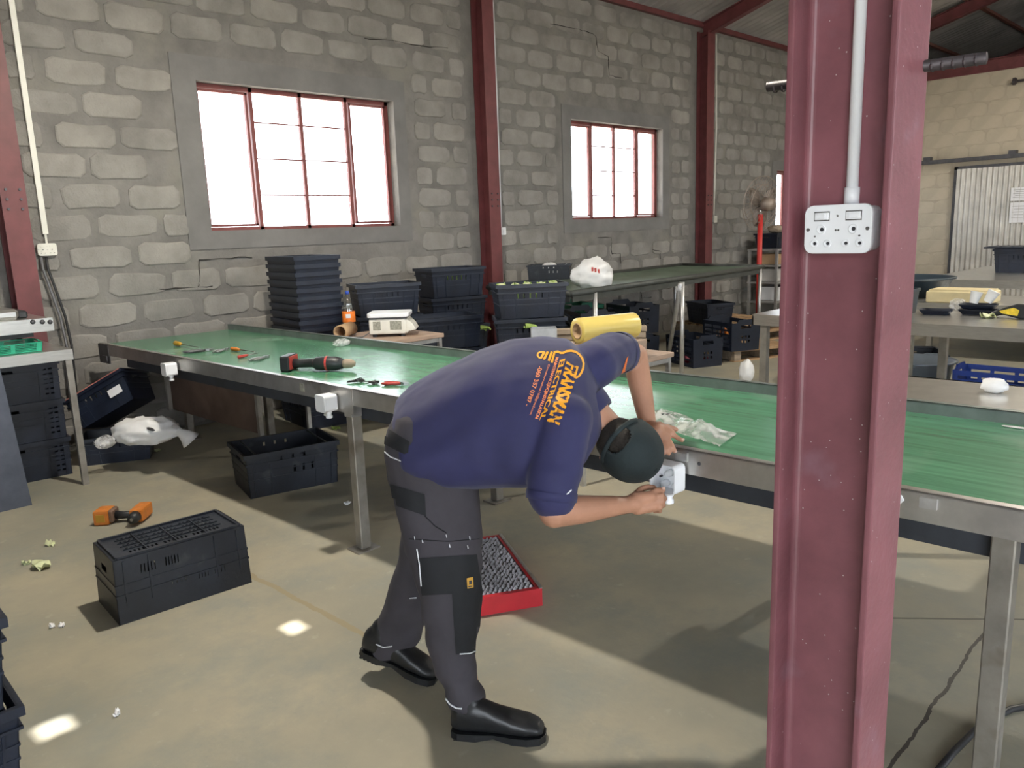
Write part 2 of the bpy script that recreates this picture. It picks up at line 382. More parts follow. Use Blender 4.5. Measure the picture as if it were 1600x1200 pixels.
for k in range(19):
    z = .12+k*CH; off = (BP/2 if k % 2 else 0)+.11
    for i in range(-4, 33):
        x = off+i*BP
        if x > 15.7: continue
        rnd = random.Random(k*97+i); x += rnd.uniform(-.015, .015); zz = z+rnd.uniform(-.008, .008)
        opts = [(x, False)] if not blocked(x, zz, .2) else [(x-.11, True), (x+.11, True)]
        for xx, half in opts:
            if half and blocked(xx, zz, .085): continue
            P = Vector((xx, WY, zz)); d = P-CAM; dep = d.dot(_F); px, py = proj(P) if dep > .2 else (-9999, 0)
            vis = -60 < px < 1225 and -40 < py < 560
            smear = rnd.random() < (.30 if zz > 3.3 else .07)    # courses rendered over near the roof
            cand.append((vis and not smear, 1/dep, xx, zz, half, rnd, smear))
cand.sort(key=lambda c: (not c[0], -c[1]))
rest = MB(); nb = 0
for vis, _, x, z, half, rnd, smear in cand:
    me = rnd.choice(bm_half if half else bm_full)
    M4 = Matrix.Translation((x, WY+(.0075 if smear else rnd.uniform(.0, .003)), z)) @ Matrix.Diagonal((rnd.uniform(.95, 1.04), 1, rnd.uniform(.94, 1.05), 1)) @ Matrix.Rotation(rnd.uniform(-.012, .012), 4, 'Y')
    if vis and nb < 300:
        o = link('block', me, wall); o.matrix_basis = M4; nb += 1
    else:
        rest.add([M4 @ v.co for v in me.vertices], [tuple(p.vertices) for p in me.polygons])
ro = rest.build('block_courses', 'block', wall); ro['kind'] = 'stuff'
# stepped settlement cracks along the joints
for pts in ([(860, 38), (900, 45), (920, 50), (932, 58), (934, 80), (950, 88), (952, 118), (972, 122)], [(935, 371), (955, 371), (956, 396), (970, 397), (970, 412)], [(1020, 390), (1032, 392), (1032, 404)], [(1001, 448), (1002, 466), (1018, 464)], [(250, 452), (300, 450), (332, 447)], [(311, 406), (312, 440), (310, 448)], [(395, 402), (350, 403), (312, 406)], [(570, 60), (600, 62), (660, 72), (700, 75)]):
    P = []
    for a, b in zip(pts[:-1], pts[1:]):
        for k in range(4): P.append((lerp(a[0], b[0], k/4)+random.uniform(-1, 1), lerp(a[1], b[1], k/4)+random.uniform(-1, 1)))
    P.append(pts[-1]); MB().tube([onY(x, y, WY-.009) for x, y in P], [.0035+.002*math.sin(i) for i in range(len(P))], 5).build('crack', 'crack_dark', wall)
# plaster bands and windows
for n, ((a, b, c, d), (l, r_, t, bo)) in enumerate(zip(WINS, SUR)):
    s = MB(); y0, y1 = WY-.008, WY+.15
    s.panel([a-l, a, b, b+r_], [c-bo, c, d, d+t], lambda x, z, a=a, b=b, c=c, d=d: a < x < b and c < z < d, lambda x, z, k: Vector((x, WY-.008+k*.012, z)))
    s.build('plaster_band', 'plaster', wall)
    f = struct(empty('window_%d' % (n+1), ((a+b)/2, WY+.12, c)), 'red steel window with small panes in the block wall')
    cx = (a+b)/2
    fr = MB()
    def bar(x0, z0, x1, z1, th=.03, dp=.035): fr.lohi((min(x0, x1)-(th/2 if x0 == x1 else 0)-cx, -dp/2, min(z0, z1)-(th/2 if z0 == z1 else 0)-c), (max(x0, x1)+(th/2 if x0 == x1 else 0)-cx, dp/2, max(z0, z1)+(th/2 if z0 == z1 else 0)-c))
    bar(a, c+.015, b, c+.015); bar(a, d-.02, b, d-.02, .04); bar(a+.015, c, a+.015, d); bar(b-.02, c, b-.02, d, .04)
    fr.build('window_frame', 'frame_red', f)
    m1, m2, m3_ = a+(b-a)*.262, a+(b-a)*.505, a+(b-a)*.752
    for xm in (m1, m2, m3_):
        fr = MB(); bar(xm, c, xm, d, .034); fr.build('mullion', 'frame_red', f)
    for q in (.235, .49, .75):
        fr = MB(); bar(m1, d-(d-c)*q, m3_, d-(d-c)*q, .012, .02); fr.build('glazing_bar', 'frame_red', f)
    for (p0, p1) in ((a, m1), (m3_, b)):      # casement frames
        fr = MB(); bar(p0+.045, c+.04, p0+.045, d-.05, .022); bar(p1-.045, c+.04, p1-.045, d-.05, .022); bar(p0+.03, c+.045, p1-.03, c+.045, .022); bar(p0+.03, d-.055, p1-.03, d-.055, .022)
        fr.build('casement', 'frame_red', f)
        MB().lohi((p0+.05-cx, -.002, .05), (p1-.05-cx, .002, d-c-.06)).build('pane', 'pane_glass', f)
    qs = [0, .235, .49, .75, 1]
    for (p0, p1) in ((m1, m2), (m2, m3_)):
        for i in range(4): MB().lohi((p0+.018-cx, -.002, (d-c)*(1-qs[i+1])+.008), (p1-.018-cx, .002, (d-c)*(1-qs[i])-.008)).build('pane', 'pane_glass', f)
# steel columns on the wall
def isect(mb, x0, x1, ya, yb, z0, z1, tf=.012, tw=.008):
    xm = (x0+x1)/2
    mb.lohi((x0, ya, z0), (x1, ya+tf, z1)); mb.lohi((x0, yb-tf, z0), (x1, yb, z1)); mb.lohi((xm-tw/2, ya+tf, z0), (xm+tw/2, yb-tf, z1)); return mb
labs = ['maroon steel column at the left edge by the cream socket', 'maroon steel column between the two bright windows', 'maroon steel column right of the smaller window', 'maroon steel column at the far corner']
for (a, b), lb in zip(COLS, labs):
    xm = (a+b)/2
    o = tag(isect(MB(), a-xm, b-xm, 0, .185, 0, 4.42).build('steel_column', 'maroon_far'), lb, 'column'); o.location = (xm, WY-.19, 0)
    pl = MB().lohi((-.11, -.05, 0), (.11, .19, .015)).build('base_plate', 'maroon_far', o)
    for k in range(3):
        for s in (-1, 1): MB().lathe([(.010, 0), (.010, .012), (.005, .012)], 6).build('bolt', 'steel_dark', o).matrix_basis = Matrix.Translation((s*.045, 0, 1.9+k*.07)) @ Matrix.Rotation(R_(90), 4, 'X')
# rafters, purlins, eave beam, roof sheets
def rafter(x, lab):
    mb = MB(); z0 = 4.40; 
    for ya, yb in ((6.85, .45), (.45, YO)):
        for (dz, h, wd) in ((0, .012, .11), (.188, .012, .11), (.012, .176, .008)):
            za = roofz(ya)-.272+dz; zb = roofz(yb)-.272+dz
            P = [(x+sx*wd/2, y, z+e) for y, z in ((ya, za), (yb, zb)) for sx in (-1, 1) for e in (0, h)]
            mb.add(P, [(0, 1, 3, 2), (4, 6, 7, 5), (0, 4, 5, 1), (2, 3, 7, 6), (0, 2, 6, 4), (1, 5, 7, 3)])
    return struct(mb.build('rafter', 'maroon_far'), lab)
for i, x in enumerate((1.52, 6.325, 10.87, 15.6, 20.4)): rafter(x, ['roof rafter over the left column', 'roof rafter over the middle column', 'sloping maroon rafter meeting the column right of the smaller window', 'sloping maroon rafter seen right of the near column', 'maroon rafter in the last bay'][i])
for i in range(12):
    Y = 5.79-1.1*i
    if abs(Y-.45) < .1: Y += .15
    if Y < YO: break
    struct(MB().lohi((XL, Y-.03, roofz(Y)-.072), (XR, Y+.03, roofz(Y)-.02)).build('purlin', 'purlin'))
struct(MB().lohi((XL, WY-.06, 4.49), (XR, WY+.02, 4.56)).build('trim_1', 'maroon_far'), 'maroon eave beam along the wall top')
ceil_ = struct(empty('ceiling', (8, .45, 6.4)))
PIT, AMP, NS = .16, .017, 6
def hole_at(P):                              # where the sun ray to floor spot P crosses the roof
    t = 0
    for _ in range(60):
        Q = P+SUND*t; t += (roofz(Q.y)-Q.z)*.9
    return P+SUND*t
HOLES = [hole_at(G(460, 980)), hole_at(G(83, 1138))]
SW = PIT*5
for side in (0, 1):
    ya, yb = ((7.35, .35) if side == 0 else (.35, YO-.3))
    x = XL-.3; k = 0
    while x < XR+.3:
        nseg = 5*NS+2; xv = [x+PIT*j/NS for j in range(nseg+1)]; hs = [h for h in HOLES if side == 0 and x <= h.x < x+SW]
        ys = [ya]+sorted([v for h in hs for v in (h.y+.045, h.y-.045)], reverse=True)+[yb]
        mb = MB(); n = len(xv); lift = .004*(k % 2)
        for y in ys:
            mb.v += [Vector((xx, y, roofz(y)+lift+AMP*math.cos(2*math.pi*(xx-XL)/PIT))) for xx in xv]
        for r in range(len(ys)-1):
            for j in range(n-1):
                xm = (xv[j]+xv[j+1])/2; ym = (ys[r]+ys[r+1])/2
                if any(abs(h.x-xm) < .045 and abs(h.y-ym) < .05 for h in hs): continue
                mb.f.append((r*n+j, r*n+j+1, (r+1)*n+j+1, (r+1)*n+j))
        me = mb.mesh('roof_sheet', 'roofsheet', True); o = link('roof_sheet', me, ceil_); o.location = (-8, -.45, -6.4)
        x += SW; k += 1
# partition wall at the back, with painted block courses, beam, sliding gate and track
wb = struct(MB().lohi((XB, YO, -.1), (XB+.2, WY, 4.0)).build('wall_back', 'backwall'))
bb = [MB().add([m.co if False else Vector((.006+v.co.y*.6, -v.co.x, v.co.z)) for v in m.vertices], [tuple(p.vertices) for p in m.polygons]).mesh('block', 'backblock') for m in bm_full[:4]]
for k in range(17):
    for i in range(12):
        y = 6.6-i*BP-(BP/2 if k % 2 else 0); z = .12+k*CH
        if y < .6 or z > 3.92: continue
        o = link('block', bb[(i+k) % 4], wb); o.location = (XB-.004, y, z); o.scale = (.6, 1.08, 1.22)
tb = MB()
for z0, z1, x0, x1 in ((4.0, 4.014, -.07, .07), (4.2, 4.214, -.07, .07), (4.014, 4.2, -.005, .005)): tb.lohi((XB+.05+x0, YO, z0), (XB+.05+x1, WY, z1))
struct(tb.build('trim_2', 'maroon_far'), 'dark maroon beam along the top of the back wall')
struct(MB().lohi((XR, YO, 0), (XR+.1, WY, 6.6)).build('wall_far', 'steel_dark'))
struct(MB().lohi((XL-.2, -1.2, -.1), (XL, WY+.2, 6.4)).lohi((XL-.2, YO, 3.8), (XL, -1.2, 6.4)).lohi((XL-.2, YO, -.1), (XL, -5.6, 3.8)).build('wall_end', 'mortar'))
struct(MB().panel([XL, -.6, 3.0, 5.2, 7.2, 9.9, 11.9, XR], [-.1, 1.7, 3.0, 3.3, 4.5], lambda x, z: (-.6 < x < 3.0 and z < 3.3) or (z > 1.7 and z < 3.0 and (5.2 < x < 7.2 or 9.9 < x < 11.9)), lambda x, z, k: Vector((x, YO-.2*k, z))).build('wall_right', 'mortar'))
# lean-to roof outside the windows
mb = MB(); n = int((XR-XL)/PIT*4)
for y, z in ((WY+.22, 3.52), (8.75, 3.24)): mb.v += [Vector((XL+(XR-XL)*j/n, y, z+.017*math.cos(2*math.pi*j/4))) for j in range(n+1)]
mb.f = [(j, j+1, n+1+j+1, n+1+j) for j in range(n)]
struct(mb.build('lean_to_roof', 'roofsheet', None, True), 'corrugated lean-to roof outside the windows')
# sliding gate
gz1 = 2.455; gy0 = 4.78
gt = struct(empty('door_1', (XB-.09, gy0, 0)), 'corrugated galvanised sliding gate on the back wall')
fr = MB()
for a, b in (((0, -.06, .05), (.05, 0, gz1)), ((0, -3.2, gz1-.06), (.05, 0, gz1)), ((0, -3.2, .05), (.05, 0, .11)), ((0, -3.2, .05), (.05, -3.14, gz1))): fr.lohi(a, b)
fr.build('gate_frame', 'steel_dark', gt)
mb = MB(); n = int(3.08/.083*6)
for z in (.1, gz1-.05): mb.v += [Vector((-.02-.02*math.cos(2*math.pi*j/6), -.06-3.08*j/n, z)) for j in range(n+1)]
mb.f = [(j, j+1, n+1+j+1, n+1+j) for j in range(n)]
mb.build('corrugated_sheet', 'gate', gt, True)
tr = tag(MB().lohi((0, -3.4, -.03), (.06, .75, .04)).build('gate_track', 'steel_dark'), 'dark horizontal sliding track above the corrugated gate', 'track'); tr.location = (XB-.16, gy0, 2.555)
for y in (.45, -.9, -2.2): MB().lohi((.0, y-.06, .04), (.12, y+.06, .10)).build('bracket', 'steel_dark', tr)
for i, (px, py, w_, h_) in enumerate(((1593, 303, .26, .22), (1590, 332, .24, .34))):
    P = onX(px, py, XB-.125); o = tag(MB().lohi((-.003, -w_/2, -h_/2), (0, w_/2, h_/2)).build('notice_sheet', 'paper'), ['upper white notice sheet on the corrugated gate', 'lower white notice sheet on the corrugated gate'][i], 'paper'); o.location = P
    for k in range(5): MB().lohi((-.0045, -w_*.36, h_*(.3-k*.14)), (-.0035, w_*(.36-.12*(k % 2)), h_*(.3-k*.14)+.006)).build('print_line', 'tool_grey', o)
P = onX(1583, 128, XB-.02); ho = tag(MB().tube([(0, 0, 0), (-.02, -.9, -.01)], .022, 8).build('wall_pipe', 'rust_rod'), 'short dark pipe on the wall above the gate', 'pipe'); ho.location = P+Vector((-.05, 0, 0))
MB().lathe([(.02, 0), (.06, .01), (.06, .05), (.03, .07)], 10).build('end_cap', 'rust_rod', ho).matrix_basis = Matrix.Rotation(R_(90), 4, 'X')
# foreground column
XW, YN, YF = 1.254, .443, .606
fc = tag(empty('steel_column', (XW, (YN+YF)/2, 0)), 'large maroon painted steel column in the foreground with white socket', 'column')
hh = (YF-YN)/2; HW = .06
def flange(y0, y1):
    return MB().lohi((-HW, y0, 0), (HW, y1, 6.0)).build('flange', 'maroon', fc, bevel=.003, seg=2)
flange(-hh, -hh+.011); flange(hh-.011, hh)
wb_ = MB(); pr = []
for s in (-1, 1):                              # web with rolled root fillets
    for k in range(5):
        t = k/4*math.pi/2; pr.append((s*(.004+.012*(1-math.sin(t))), s*(hh-.011-.012*(1-math.cos(t)))) )
prof = [(-.004-.012, -hh+.011)]+[(-.004-.012*(1-math.sin(k/5*math.pi/2)), -hh+.011+.012*(1-math.cos(k/5*math.pi/2))) for k in range(1, 6)]+[(-.004-.012*(1-math.cos(k/5*math.pi/2)), hh-.011-.012*(1-math.sin(k/5*math.pi/2))) for k in range(6)]
prof += [(-x, -y) for x, y in prof]
wb_.prism(prof, lambda u, v, h: Vector((u, v, h)), 0, 6.0).build('web', 'maroon', fc)
MB().lohi((-.12, -.14, 0), (.12, .14, .02)).build('base_plate', 'maroon', fc)
rod = tag(MB().tube([(0, 0, 0), (0, .33, .01)], .0085, 12).build('steel_rod', 'rust_rod', smooth=True), 'short dark ribbed steel rod sticking out of the foreground column', 'rod'); rod.location = (1.30, .362, 1.834)
for k in range(22): MB().lathe([(.0084, 0), (.0093, .002), (.0084, .004)], 10, cap=False).build('rib', 'rust_rod', rod).matrix_basis = Matrix.Translation((0, .01+k*.0145, .0003*k)) @ Matrix.Rotation(R_(-90), 4, 'X')
# lamps hung from the purlins
def hung_lamp(P, power, lab):
    t = thing('high_bay_lamp', lab, 'lamp', P, group='hanging work lamps')
    MB().lathe([(.05, .26), (.07, .20), (.075, .10), (.15, .03), (.19, -.02), (.186, -.02), (.14, .025), (.06, .09)], 24, cap=False).build('reflector', 'steel', t, True)
    MB().tube([(0, 0, .24), (0, 0, roofz(P[1])-P[2]-.05)], .006, 6).build('hanger', 'cable', t)
    MB().lathe([(.01, .105), (.04, .11), (.05, .15), (.03, .2), (.01, .22)], 16).build('bulb', 'lampglow', t, True)
    ld = bpy.data.lights.new('lamp_light', 'POINT'); ld.energy = power; ld.shadow_soft_size = .07; ld.color = LAMPC
    lo = bpy.data.objects.new('lamp_light', ld); C.objects.link(lo); lo.parent = t; lo.location = (0, 0, .02)
emis('lampglow', LAMPC, 12)
for (P, w_), lb in zip(LAMPS, ('lamp hanging over the green conveyor', 'lamp hanging over the stainless tables', 'lamp hanging near the back wall')): hung_lamp(P, w_, lb)
# ================================================================== CONVEYOR
Y0, Y1 = -.75, 6.62
def cf(Y): return 1.93+(6.6-Y)*.052
def cb(Y): return 3.0+(6.6-Y)*.045
CV = thing('conveyor_table', 'long green belt conveyor table with steel frame running to the block wall', 'conveyor', (cf(3), 3, 0))
def lb(mb, f, a, b, z0, z1, ya=Y0, yb=Y1):      # bar along the conveyor between offsets a..b of edge function f
    P = [Vector((f(y)+o, y, z)) for y in (ya, yb) for o in (a, b) for z in (z0, z1)]
    return mb.add(P, [(0, 1, 3, 2), (4, 6, 7, 5), (0, 4, 5, 1), (2, 3, 7, 6), (0, 2, 6, 4), (1, 5, 7, 3)])
def cpart(mb, name, mat, parent=CV, **k):
    o = mb.build(name, mat, parent, **k); base = parent
    off = Vector((0, 0, 0))
    while base is not None: off += Vector(base.location); base = base.parent
    o.location = -off; return o
mb = MB(); mb.add([(cf(Y0)+.028, Y0, .858), (cb(Y0)-.018, Y0, .858), (cb(Y1)-.018, Y1, .858), (cf(Y1)+.028, Y1, .858), (cf(Y0)+.028, Y0, .852), (cb(Y0)-.018, Y0, .852), (cb(Y1)-.018, Y1, .852), (cf(Y1)+.028, Y1, .852)], [(0, 1, 2, 3), (7, 6, 5, 4), (0, 4, 5, 1), (1, 5, 6, 2), (2, 6, 7, 3), (3, 7, 4, 0)])
cpart(mb, 'belt', 'belt')
fr_ = cpart(lb(lb(lb(MB(), cf, 0, .004, .785, .872), cf, 0, .034, .866, .872), cf, .004, .03, .785, .789), 'front_rail', 'steel')
cpart(lb(lb(MB(), cb, -.018, -.012, .80, .905), cb, -.018, .018, .900, .905), 'back_rail', 'steel_green')
cpart(lb(MB(), cf, .07, .95, .70, .80, Y0, 6.3), 'drip_pan', 'pan')
cpart(MB().tube([(cf(Y1)+.03, Y1-.03, .825), (cb(Y1)-.02, Y1-.03, .825)], .028, 14), 'end_roller', 'steel_dark')
cpart(lb(lb(MB(), cf, -.004, .006, .72, .866, 6.44, 6.63), cf, -.012, .0, .74, .78, 6.47, 6.55), 'bearing_plate', 'steel_dark')
cpart(lb(MB(), cf, .37, .382, .31, .785, 4.93, 6.34), 'side_board', 'board')
for y in (4.91, 6.30): cpart(lb(MB(), cf, .34, .37, .31, .70, y, y+.03), 'board_post', 'steel_leg')
def leg(x, y, top=.80, w_=.058, plate=True):
    l = cpart(MB().box((x, y, top/2+.004), (w_, w_, top-.01)), 'leg', 'steel_leg', bevel=.004)
    if plate:
        fp = MB().box((x, y, .004), (.135, .11, .008)).build('foot_plate', 'steel_leg', l)
for y in (.50, 3.37): leg(cf(y)+.032, y); leg(cb(y)-.045, y)
leg(cb(6.0)-.05, 6.0); leg(cf(6.45)+.55, 6.45)
for y in (.50, 3.37): cpart(MB().box(((cf(y)+cb(y))/2, y, .775), (cb(y)-cf(y)-.1, .04, .04)), 'cross_beam', 'steel_dark')
cpart(lb(lb(MB(), cf, -.004, .002, .74, .872, 3.32, 3.52), cf, -.002, .06, .72, .80, 3.34, 3.40), 'splice_bracket', 'steel')
for px, py in ((1081, 714), (1460, 787)):
    P = G(px, py, .83); y = P.y; cpart(lb(MB(), cf, -.012, -.001, .830, .860, y-.022, y+.022), 'clip_plate', 'galv')
for px, py, r in ((1123, 712, .006), (1420, 767, .0)):
    P = G(px, py, .83); 
    if r: cpart(MB().ell((cf(P.y)-.002, P.y, .83), (Vector((.004, 0, 0)), Vector((0, .007, 0)), Vector((0, 0, .007))), 8, 4), 'bolt_head', 'steel_dark')
    else: cpart(MB().prism([(.026, 0), (.018, .012), (0, .016), (-.02, .013), (-.027, 0), (-.018, -.012), (-.004, -.009), (.012, -.015)], lambda u, v, h: Vector((cf(P.y)-h, P.y+u, .838+v)), -.001, .003), 'sealant_blob', 'white_plastic')
# unreadable old lettering stub on the rail: a worn dark sticker
P = G(505, 598, .835); cpart(lb(MB(), cf, -.002, .0, .805, .85, P.y-.012, P.y+.03), 'worn_sticker', 'grime')
# stainless ledge table behind the belt at the right
LT = thing('ledge_table', 'flat stainless side table behind the conveyor at the right edge', 'table', (3.55, .6, 0))
mb = lb(lb(MB(), cb, .022, .53, .885, .900, -.75, 1.5), cb, .51, .53, .84, .90, -.75, 1.5); cpart(mb, 'table_top', 'stainless', LT)
for y in (-.6, 1.42):
    for o in (.06, .48): cpart(MB().box((cb(y)+o, y, .4425), (.04, .04, .885)), 'leg', 'galv', LT)
# ------------------------------------------------------------------ junction boxes on the rail
def rounded_rect(w_, h_, r, n=4):
    P = []
    for cx, cy, a0 in ((w_/2-r, h_/2-r, 0), (-w_/2+r, h_/2-r, 90), (-w_/2+r, -h_/2+r, 180), (w_/2-r, -h_/2+r, 270)):
        for k in range(n+1): a = R_(a0+90*k/n); P.append((cx+r*math.cos(a), cy+r*math.sin(a)))
    return P
def jbox(P, s, lab, opened=False, lever=False):
    t = thing('junction_box', lab, 'junction box', P, group=None)
    rr = rounded_rect(s, s, s*.16)
    if not opened:
        MB().prism(rr, lambda u, v, h: Vector((-h, u, v)), 0, s*.80).build('body', 'white_plastic', t, bevel=.002)
        MB().prism(rounded_rect(s*1.04, s*1.04, s*.18), lambda u, v, h: Vector((-h, u, v)), s*.80, s*.92).build('lid', 'white_plastic', t, bevel=.004, seg=2)
    else:
        mb = MB(); n = len(rr); inn = rounded_rect(s-.008, s-.008, s*.14); d = s*.62
        mb.ring([[Vector((0, u, v)) for u, v in rr], [Vector((-d, u, v)) for u, v in rr], [Vector((-d, u, v)) for u, v in inn], [Vector((-.004, u, v)) for u, v in inn]], True, True).build('body', 'white_plastic', t)
        for u, v in ((-.028, -.028), (.018, -.03), (.0, .01)):
            MB().lathe([(.013, 0), (.013, .02), (.010, .022), (.010, .030), (.004, .031)], 14).build('terminal_post', 'white_plastic', t, True).matrix_basis = Matrix.Translation((-.004, u, v)) @ Matrix.Rotation(R_(-90), 4, 'Y')
        for u, v in ((-.04, .035), (.04, -.01)): MB().lathe([(.004, 0), (.004, .012)], 8).build('screw', 'ink', t).matrix_basis = Matrix.Translation((-.004, u, v)) @ Matrix.Rotation(R_(-90), 4, 'Y')
    g = MB().lathe([(s*.19, 0), (s*.19, -.010), (s*.15, -.012), (s*.15, -.022), (s*.20, -.024), (s*.20, -.036), (s*.1, -.04)], 14).build('cable_gland', 'white_plastic', t, True); g.location = (-s*.4, -s*.1, -s/2)
    if lever: MB().box((-s*.4, s*.16, -s/2-.026), (.014, s*.55, .012)).build('lock_nut', 'cream_plastic', t, bevel=.003)
    return t
def rail_at(px, py, z): P = G(px, py, z); return Vector((cf(P.y)-.009, P.y, z))
jbox(rail_at(296, 572, .795), .084, 'closed white junction box at the far left of the conveyor rail')
jbox(rail_at(545, 622, .790), .086, 'closed white junction box beside the near conveyor leg', lever=True)
jbox(rail_at(1060, 738, .775), .102, 'open white junction box the worker is wiring', opened=True)
# ================================================================== CRATES
def crate(kind, mat='crate', L=.6, W=.4, H=.29, taper=.028, slots=(), endslots=(), base_grid=False, bars=False, raised=0.0, rim=True, t=.004, rib=True, nested=False):
    root = empty('crate')
    def hl(z): return L/2-taper*(1-z/H)
    def hw(z): return W/2-taper*(1-z/H)
    def wall_panel(mb, holes, half, other, axis, sgn, top):
        us = sorted({-1.0, 1.0} | {v for h in holes for v in h[:2]}); zs = sorted({0.0, top} | {v for h in holes for v in h[2:]})
        def mp(u, z, k):
            zz = min(z, H); a = u*half(zz); b = sgn*(other(zz)-k*t)
            return Vector((a, b, z)) if axis == 0 else Vector((b, a, z))
        mb.panel(us, zs, lambda u, z: any(h[0] < u < h[1] and h[2] < z < h[3] for h in holes), mp)
    mb = MB()
    for s in (-1, 1): wall_panel(mb, slots, hl, hw, 0, s, H); wall_panel(mb, endslots, hw, hl, 1, s, H)
    if raised:
        for s in (-1, 1):
            pr = [(-.62, 0), (-.5, raised), (.5, raised), (.62, 0)]
            a = [Vector((s*(L/2), u*W/2, H+v)) for u, v in pr]; b = [Vector((s*(L/2-.012), u*W/2, H+v)) for u, v in pr]
            mb.ring([a, b], True, True)
    mb.build('body', mat, root)
    us = [-1, 1]; b = MB()
    if base_grid:
        hx, hy = hl(0), hw(0); xs = {-1.0, 1.0}; ys = {-1.0, 1.0}; hol = []
        for r in range(5):
            y0 = -.72+r*.30
            for c in range(22):
                x0 = -.70+c*.064
                if c in (7, 14): continue
                hol.append((x0, x0+.034, y0, y0+.17)); xs |= {x0, x0+.034}
            ys |= {y0, y0+.17}
        hs = set((round(h[0], 4), round(h[2], 4)) for h in hol)
        b.panel(sorted(xs), sorted(ys), lambda u, v: any(h[0] < u < h[1] and h[2] < v < h[3] for h in hol), lambda u, v, k: Vector((u*hx, v*hy, k*.004)))
        for c in (-.46, -.02, .44): b.box((c*hx, 0, .0), (.006, hy*1.7, .012))
        for r in range(4): b.box((0, (-.64+.30*r+.09)*hy, .0), (hx*1.5, .004, .010))
        for sx in (-1, 1): b.box((sx*hx*.93, 0, -.004), (.012, hy*1.86, .012))
        for sy in (-1, 1): b.box((0, sy*hy*.93, -.004), (hx*1.86, .012, .012))
    else: b.lohi((-hl(0), -hw(0), 0), (hl(0), hw(0), .005))
    b.build('base', mat, root)
    if rim:
        r = MB(); o = .008 if nested else .013; q_ = .0025 if nested else .006
        for z0, z1, oo in (((H-.034, H, o),) if nested else ((H-.030, H, o), (H-.075, H-.066, .004))):
            for s in (-1, 1): r.lohi((-L/2-oo, s*(W/2+oo) if s < 0 else W/2-q_, z0), (L/2+oo, -W/2+q_ if s < 0 else W/2+oo, z1)); r.lohi((s*(L/2+oo) if s < 0 else L/2-q_, -W/2, z0), (-L/2+q_ if s < 0 else L/2+oo, W/2, z1))
        r.build('rim', mat, root)
    if rib:
        for nm in ('rib',):
            r = MB()
            for s in (-1, 1):
                for u in (-.86, -.5, .5, .86):
                    za, zb = .01, H-.08
                    P = [Vector((u*hl(z)+dx, s*(hw(z)+e), z)) for z in (za, zb) for dx in (-.004, .004) for e in (-.001, .005)]
                    r.add(P, [(0, 1, 3, 2), (4, 6, 7, 5), (0, 4, 5, 1), (2, 3, 7, 6), (0, 2, 6, 4), (1, 5, 7, 3)])
                for z in (H*.40, H*.56): r.lohi((-hl(z)-.002, s*hw(z)-.003, z-.004), (hl(z)+.002, s*hw(z)+.004, z+.004)); r.lohi((s*hl(z)-.003, -hw(z), z-.004), (s*hl(z)+.004, hw(z), z+.004))
            r.build('ribs', mat, root)
    if bars:
        for s in (-1, 1): MB().tube([(s*(L/2-.07), -W/2+.006, H-.006), (s*(L/2-.07), W/2-.006, H-.006)], .006, 8).build('bale_bar', mat, root)
    return root
def vslots(n, u0, u1, z0, z1, w_): return [(u0+(u1-u0)*i/(n-1)-w_/2, u0+(u1-u0)*i/(n-1)+w_/2, z0, z1) for i in range(n)]
SL_N = vslots(5, -.42, .30, .170, .212, .045)
NEST = crate('nest', slots=SL_N, endslots=[(-.30, .30, .205, .235)])
NESTS = crate('nest', slots=[], endslots=[], rib=False, taper=.034, t=.0025, nested=True)
STK = crate('stack', 'crate_worn', W=.43, slots=vslots(3, -.25, .25, .215, .25, .05)+vslots(3, .02, .42, .13, .175, .05), endslots=[(-.28, .28, .21, .24)], taper=.012, bars=True, base_grid=True)
INV = crate('lidded', 'crate_worn', L=.596, W=.325, slots=vslots(5, -.62, -.42, .045, .085, .018)+vslots(5, -.26, -.08, .045, .085, .018)+vslots(4, -.2, .0, .16, .178, .010)+vslots(4, .2, .34, .165, .19, .010)+vslots(4, .45, .6, .165, .19, .010), endslots=[(-.25, .25, .06, .09)], taper=.008, base_grid=True, rib=True, rim=False)
rows = [(z, z+.026) for z in (.035, .080, .125, .170, .215)]
SLAT = crate('slat', 'crate', L=.50, W=.34, H=.28, taper=.008, slots=[(a, b, z0, z1) for z0, z1 in rows for a, b in ((-.86, -.36), (-.26, .26), (.36, .86))], endslots=[(a, a+.12, z0, z1) for z0, z1 in rows[1:3] for a in (-.3, -.06, .18)]+[(-.36, .36, .222, .256)], raised=.03, rim=False, rib=False)
DENSE = crate('dense', 'crate', L=.50, W=.34, H=.28, taper=.006, slots=[(a, a+.09, z, z+.012) for z in (.04, .075, .11, .145, .18, .215) for a in (.62, .76)]+[(-.7, -.1, .215, .235)], endslots=[(-.3, .3, .21, .24)], rim=True, rib=True)
def recol(proto, mat, **k):
    c = copy_tree(proto)
    for ch in c.children: ch.data = ch.data.copy(); ch.data.materials[0] = MATS[mat]
    return c
SLATG = recol(SLAT, 'crate_green'); SLATB = recol(SLAT, 'crate_blue'); SLATP = recol(SLAT, 'crate_greenpale')
protos = [DENSE, NEST, NESTS, STK, INV, SLAT, SLATG, SLATB, SLATP]
def put(proto, loc, rz, label, group=None, name='crate', M=None, inv=None):
    c = copy_tree(proto); c.name = name
    if M is not None: c.matrix_basis = M
    else: c.location = loc; c.rotation_euler = (0, 0, rz)
    return tag(c, label, 'crate', group)
def corner(P, rz, sx, sy, L=.6, W=.4):            # centre of a crate whose base corner (sx, sy) sits at P
    return Vector(P) - Matrix.Rotation(rz, 3, 'Z') @ Vector((sx*L/2, sy*W/2, 0))
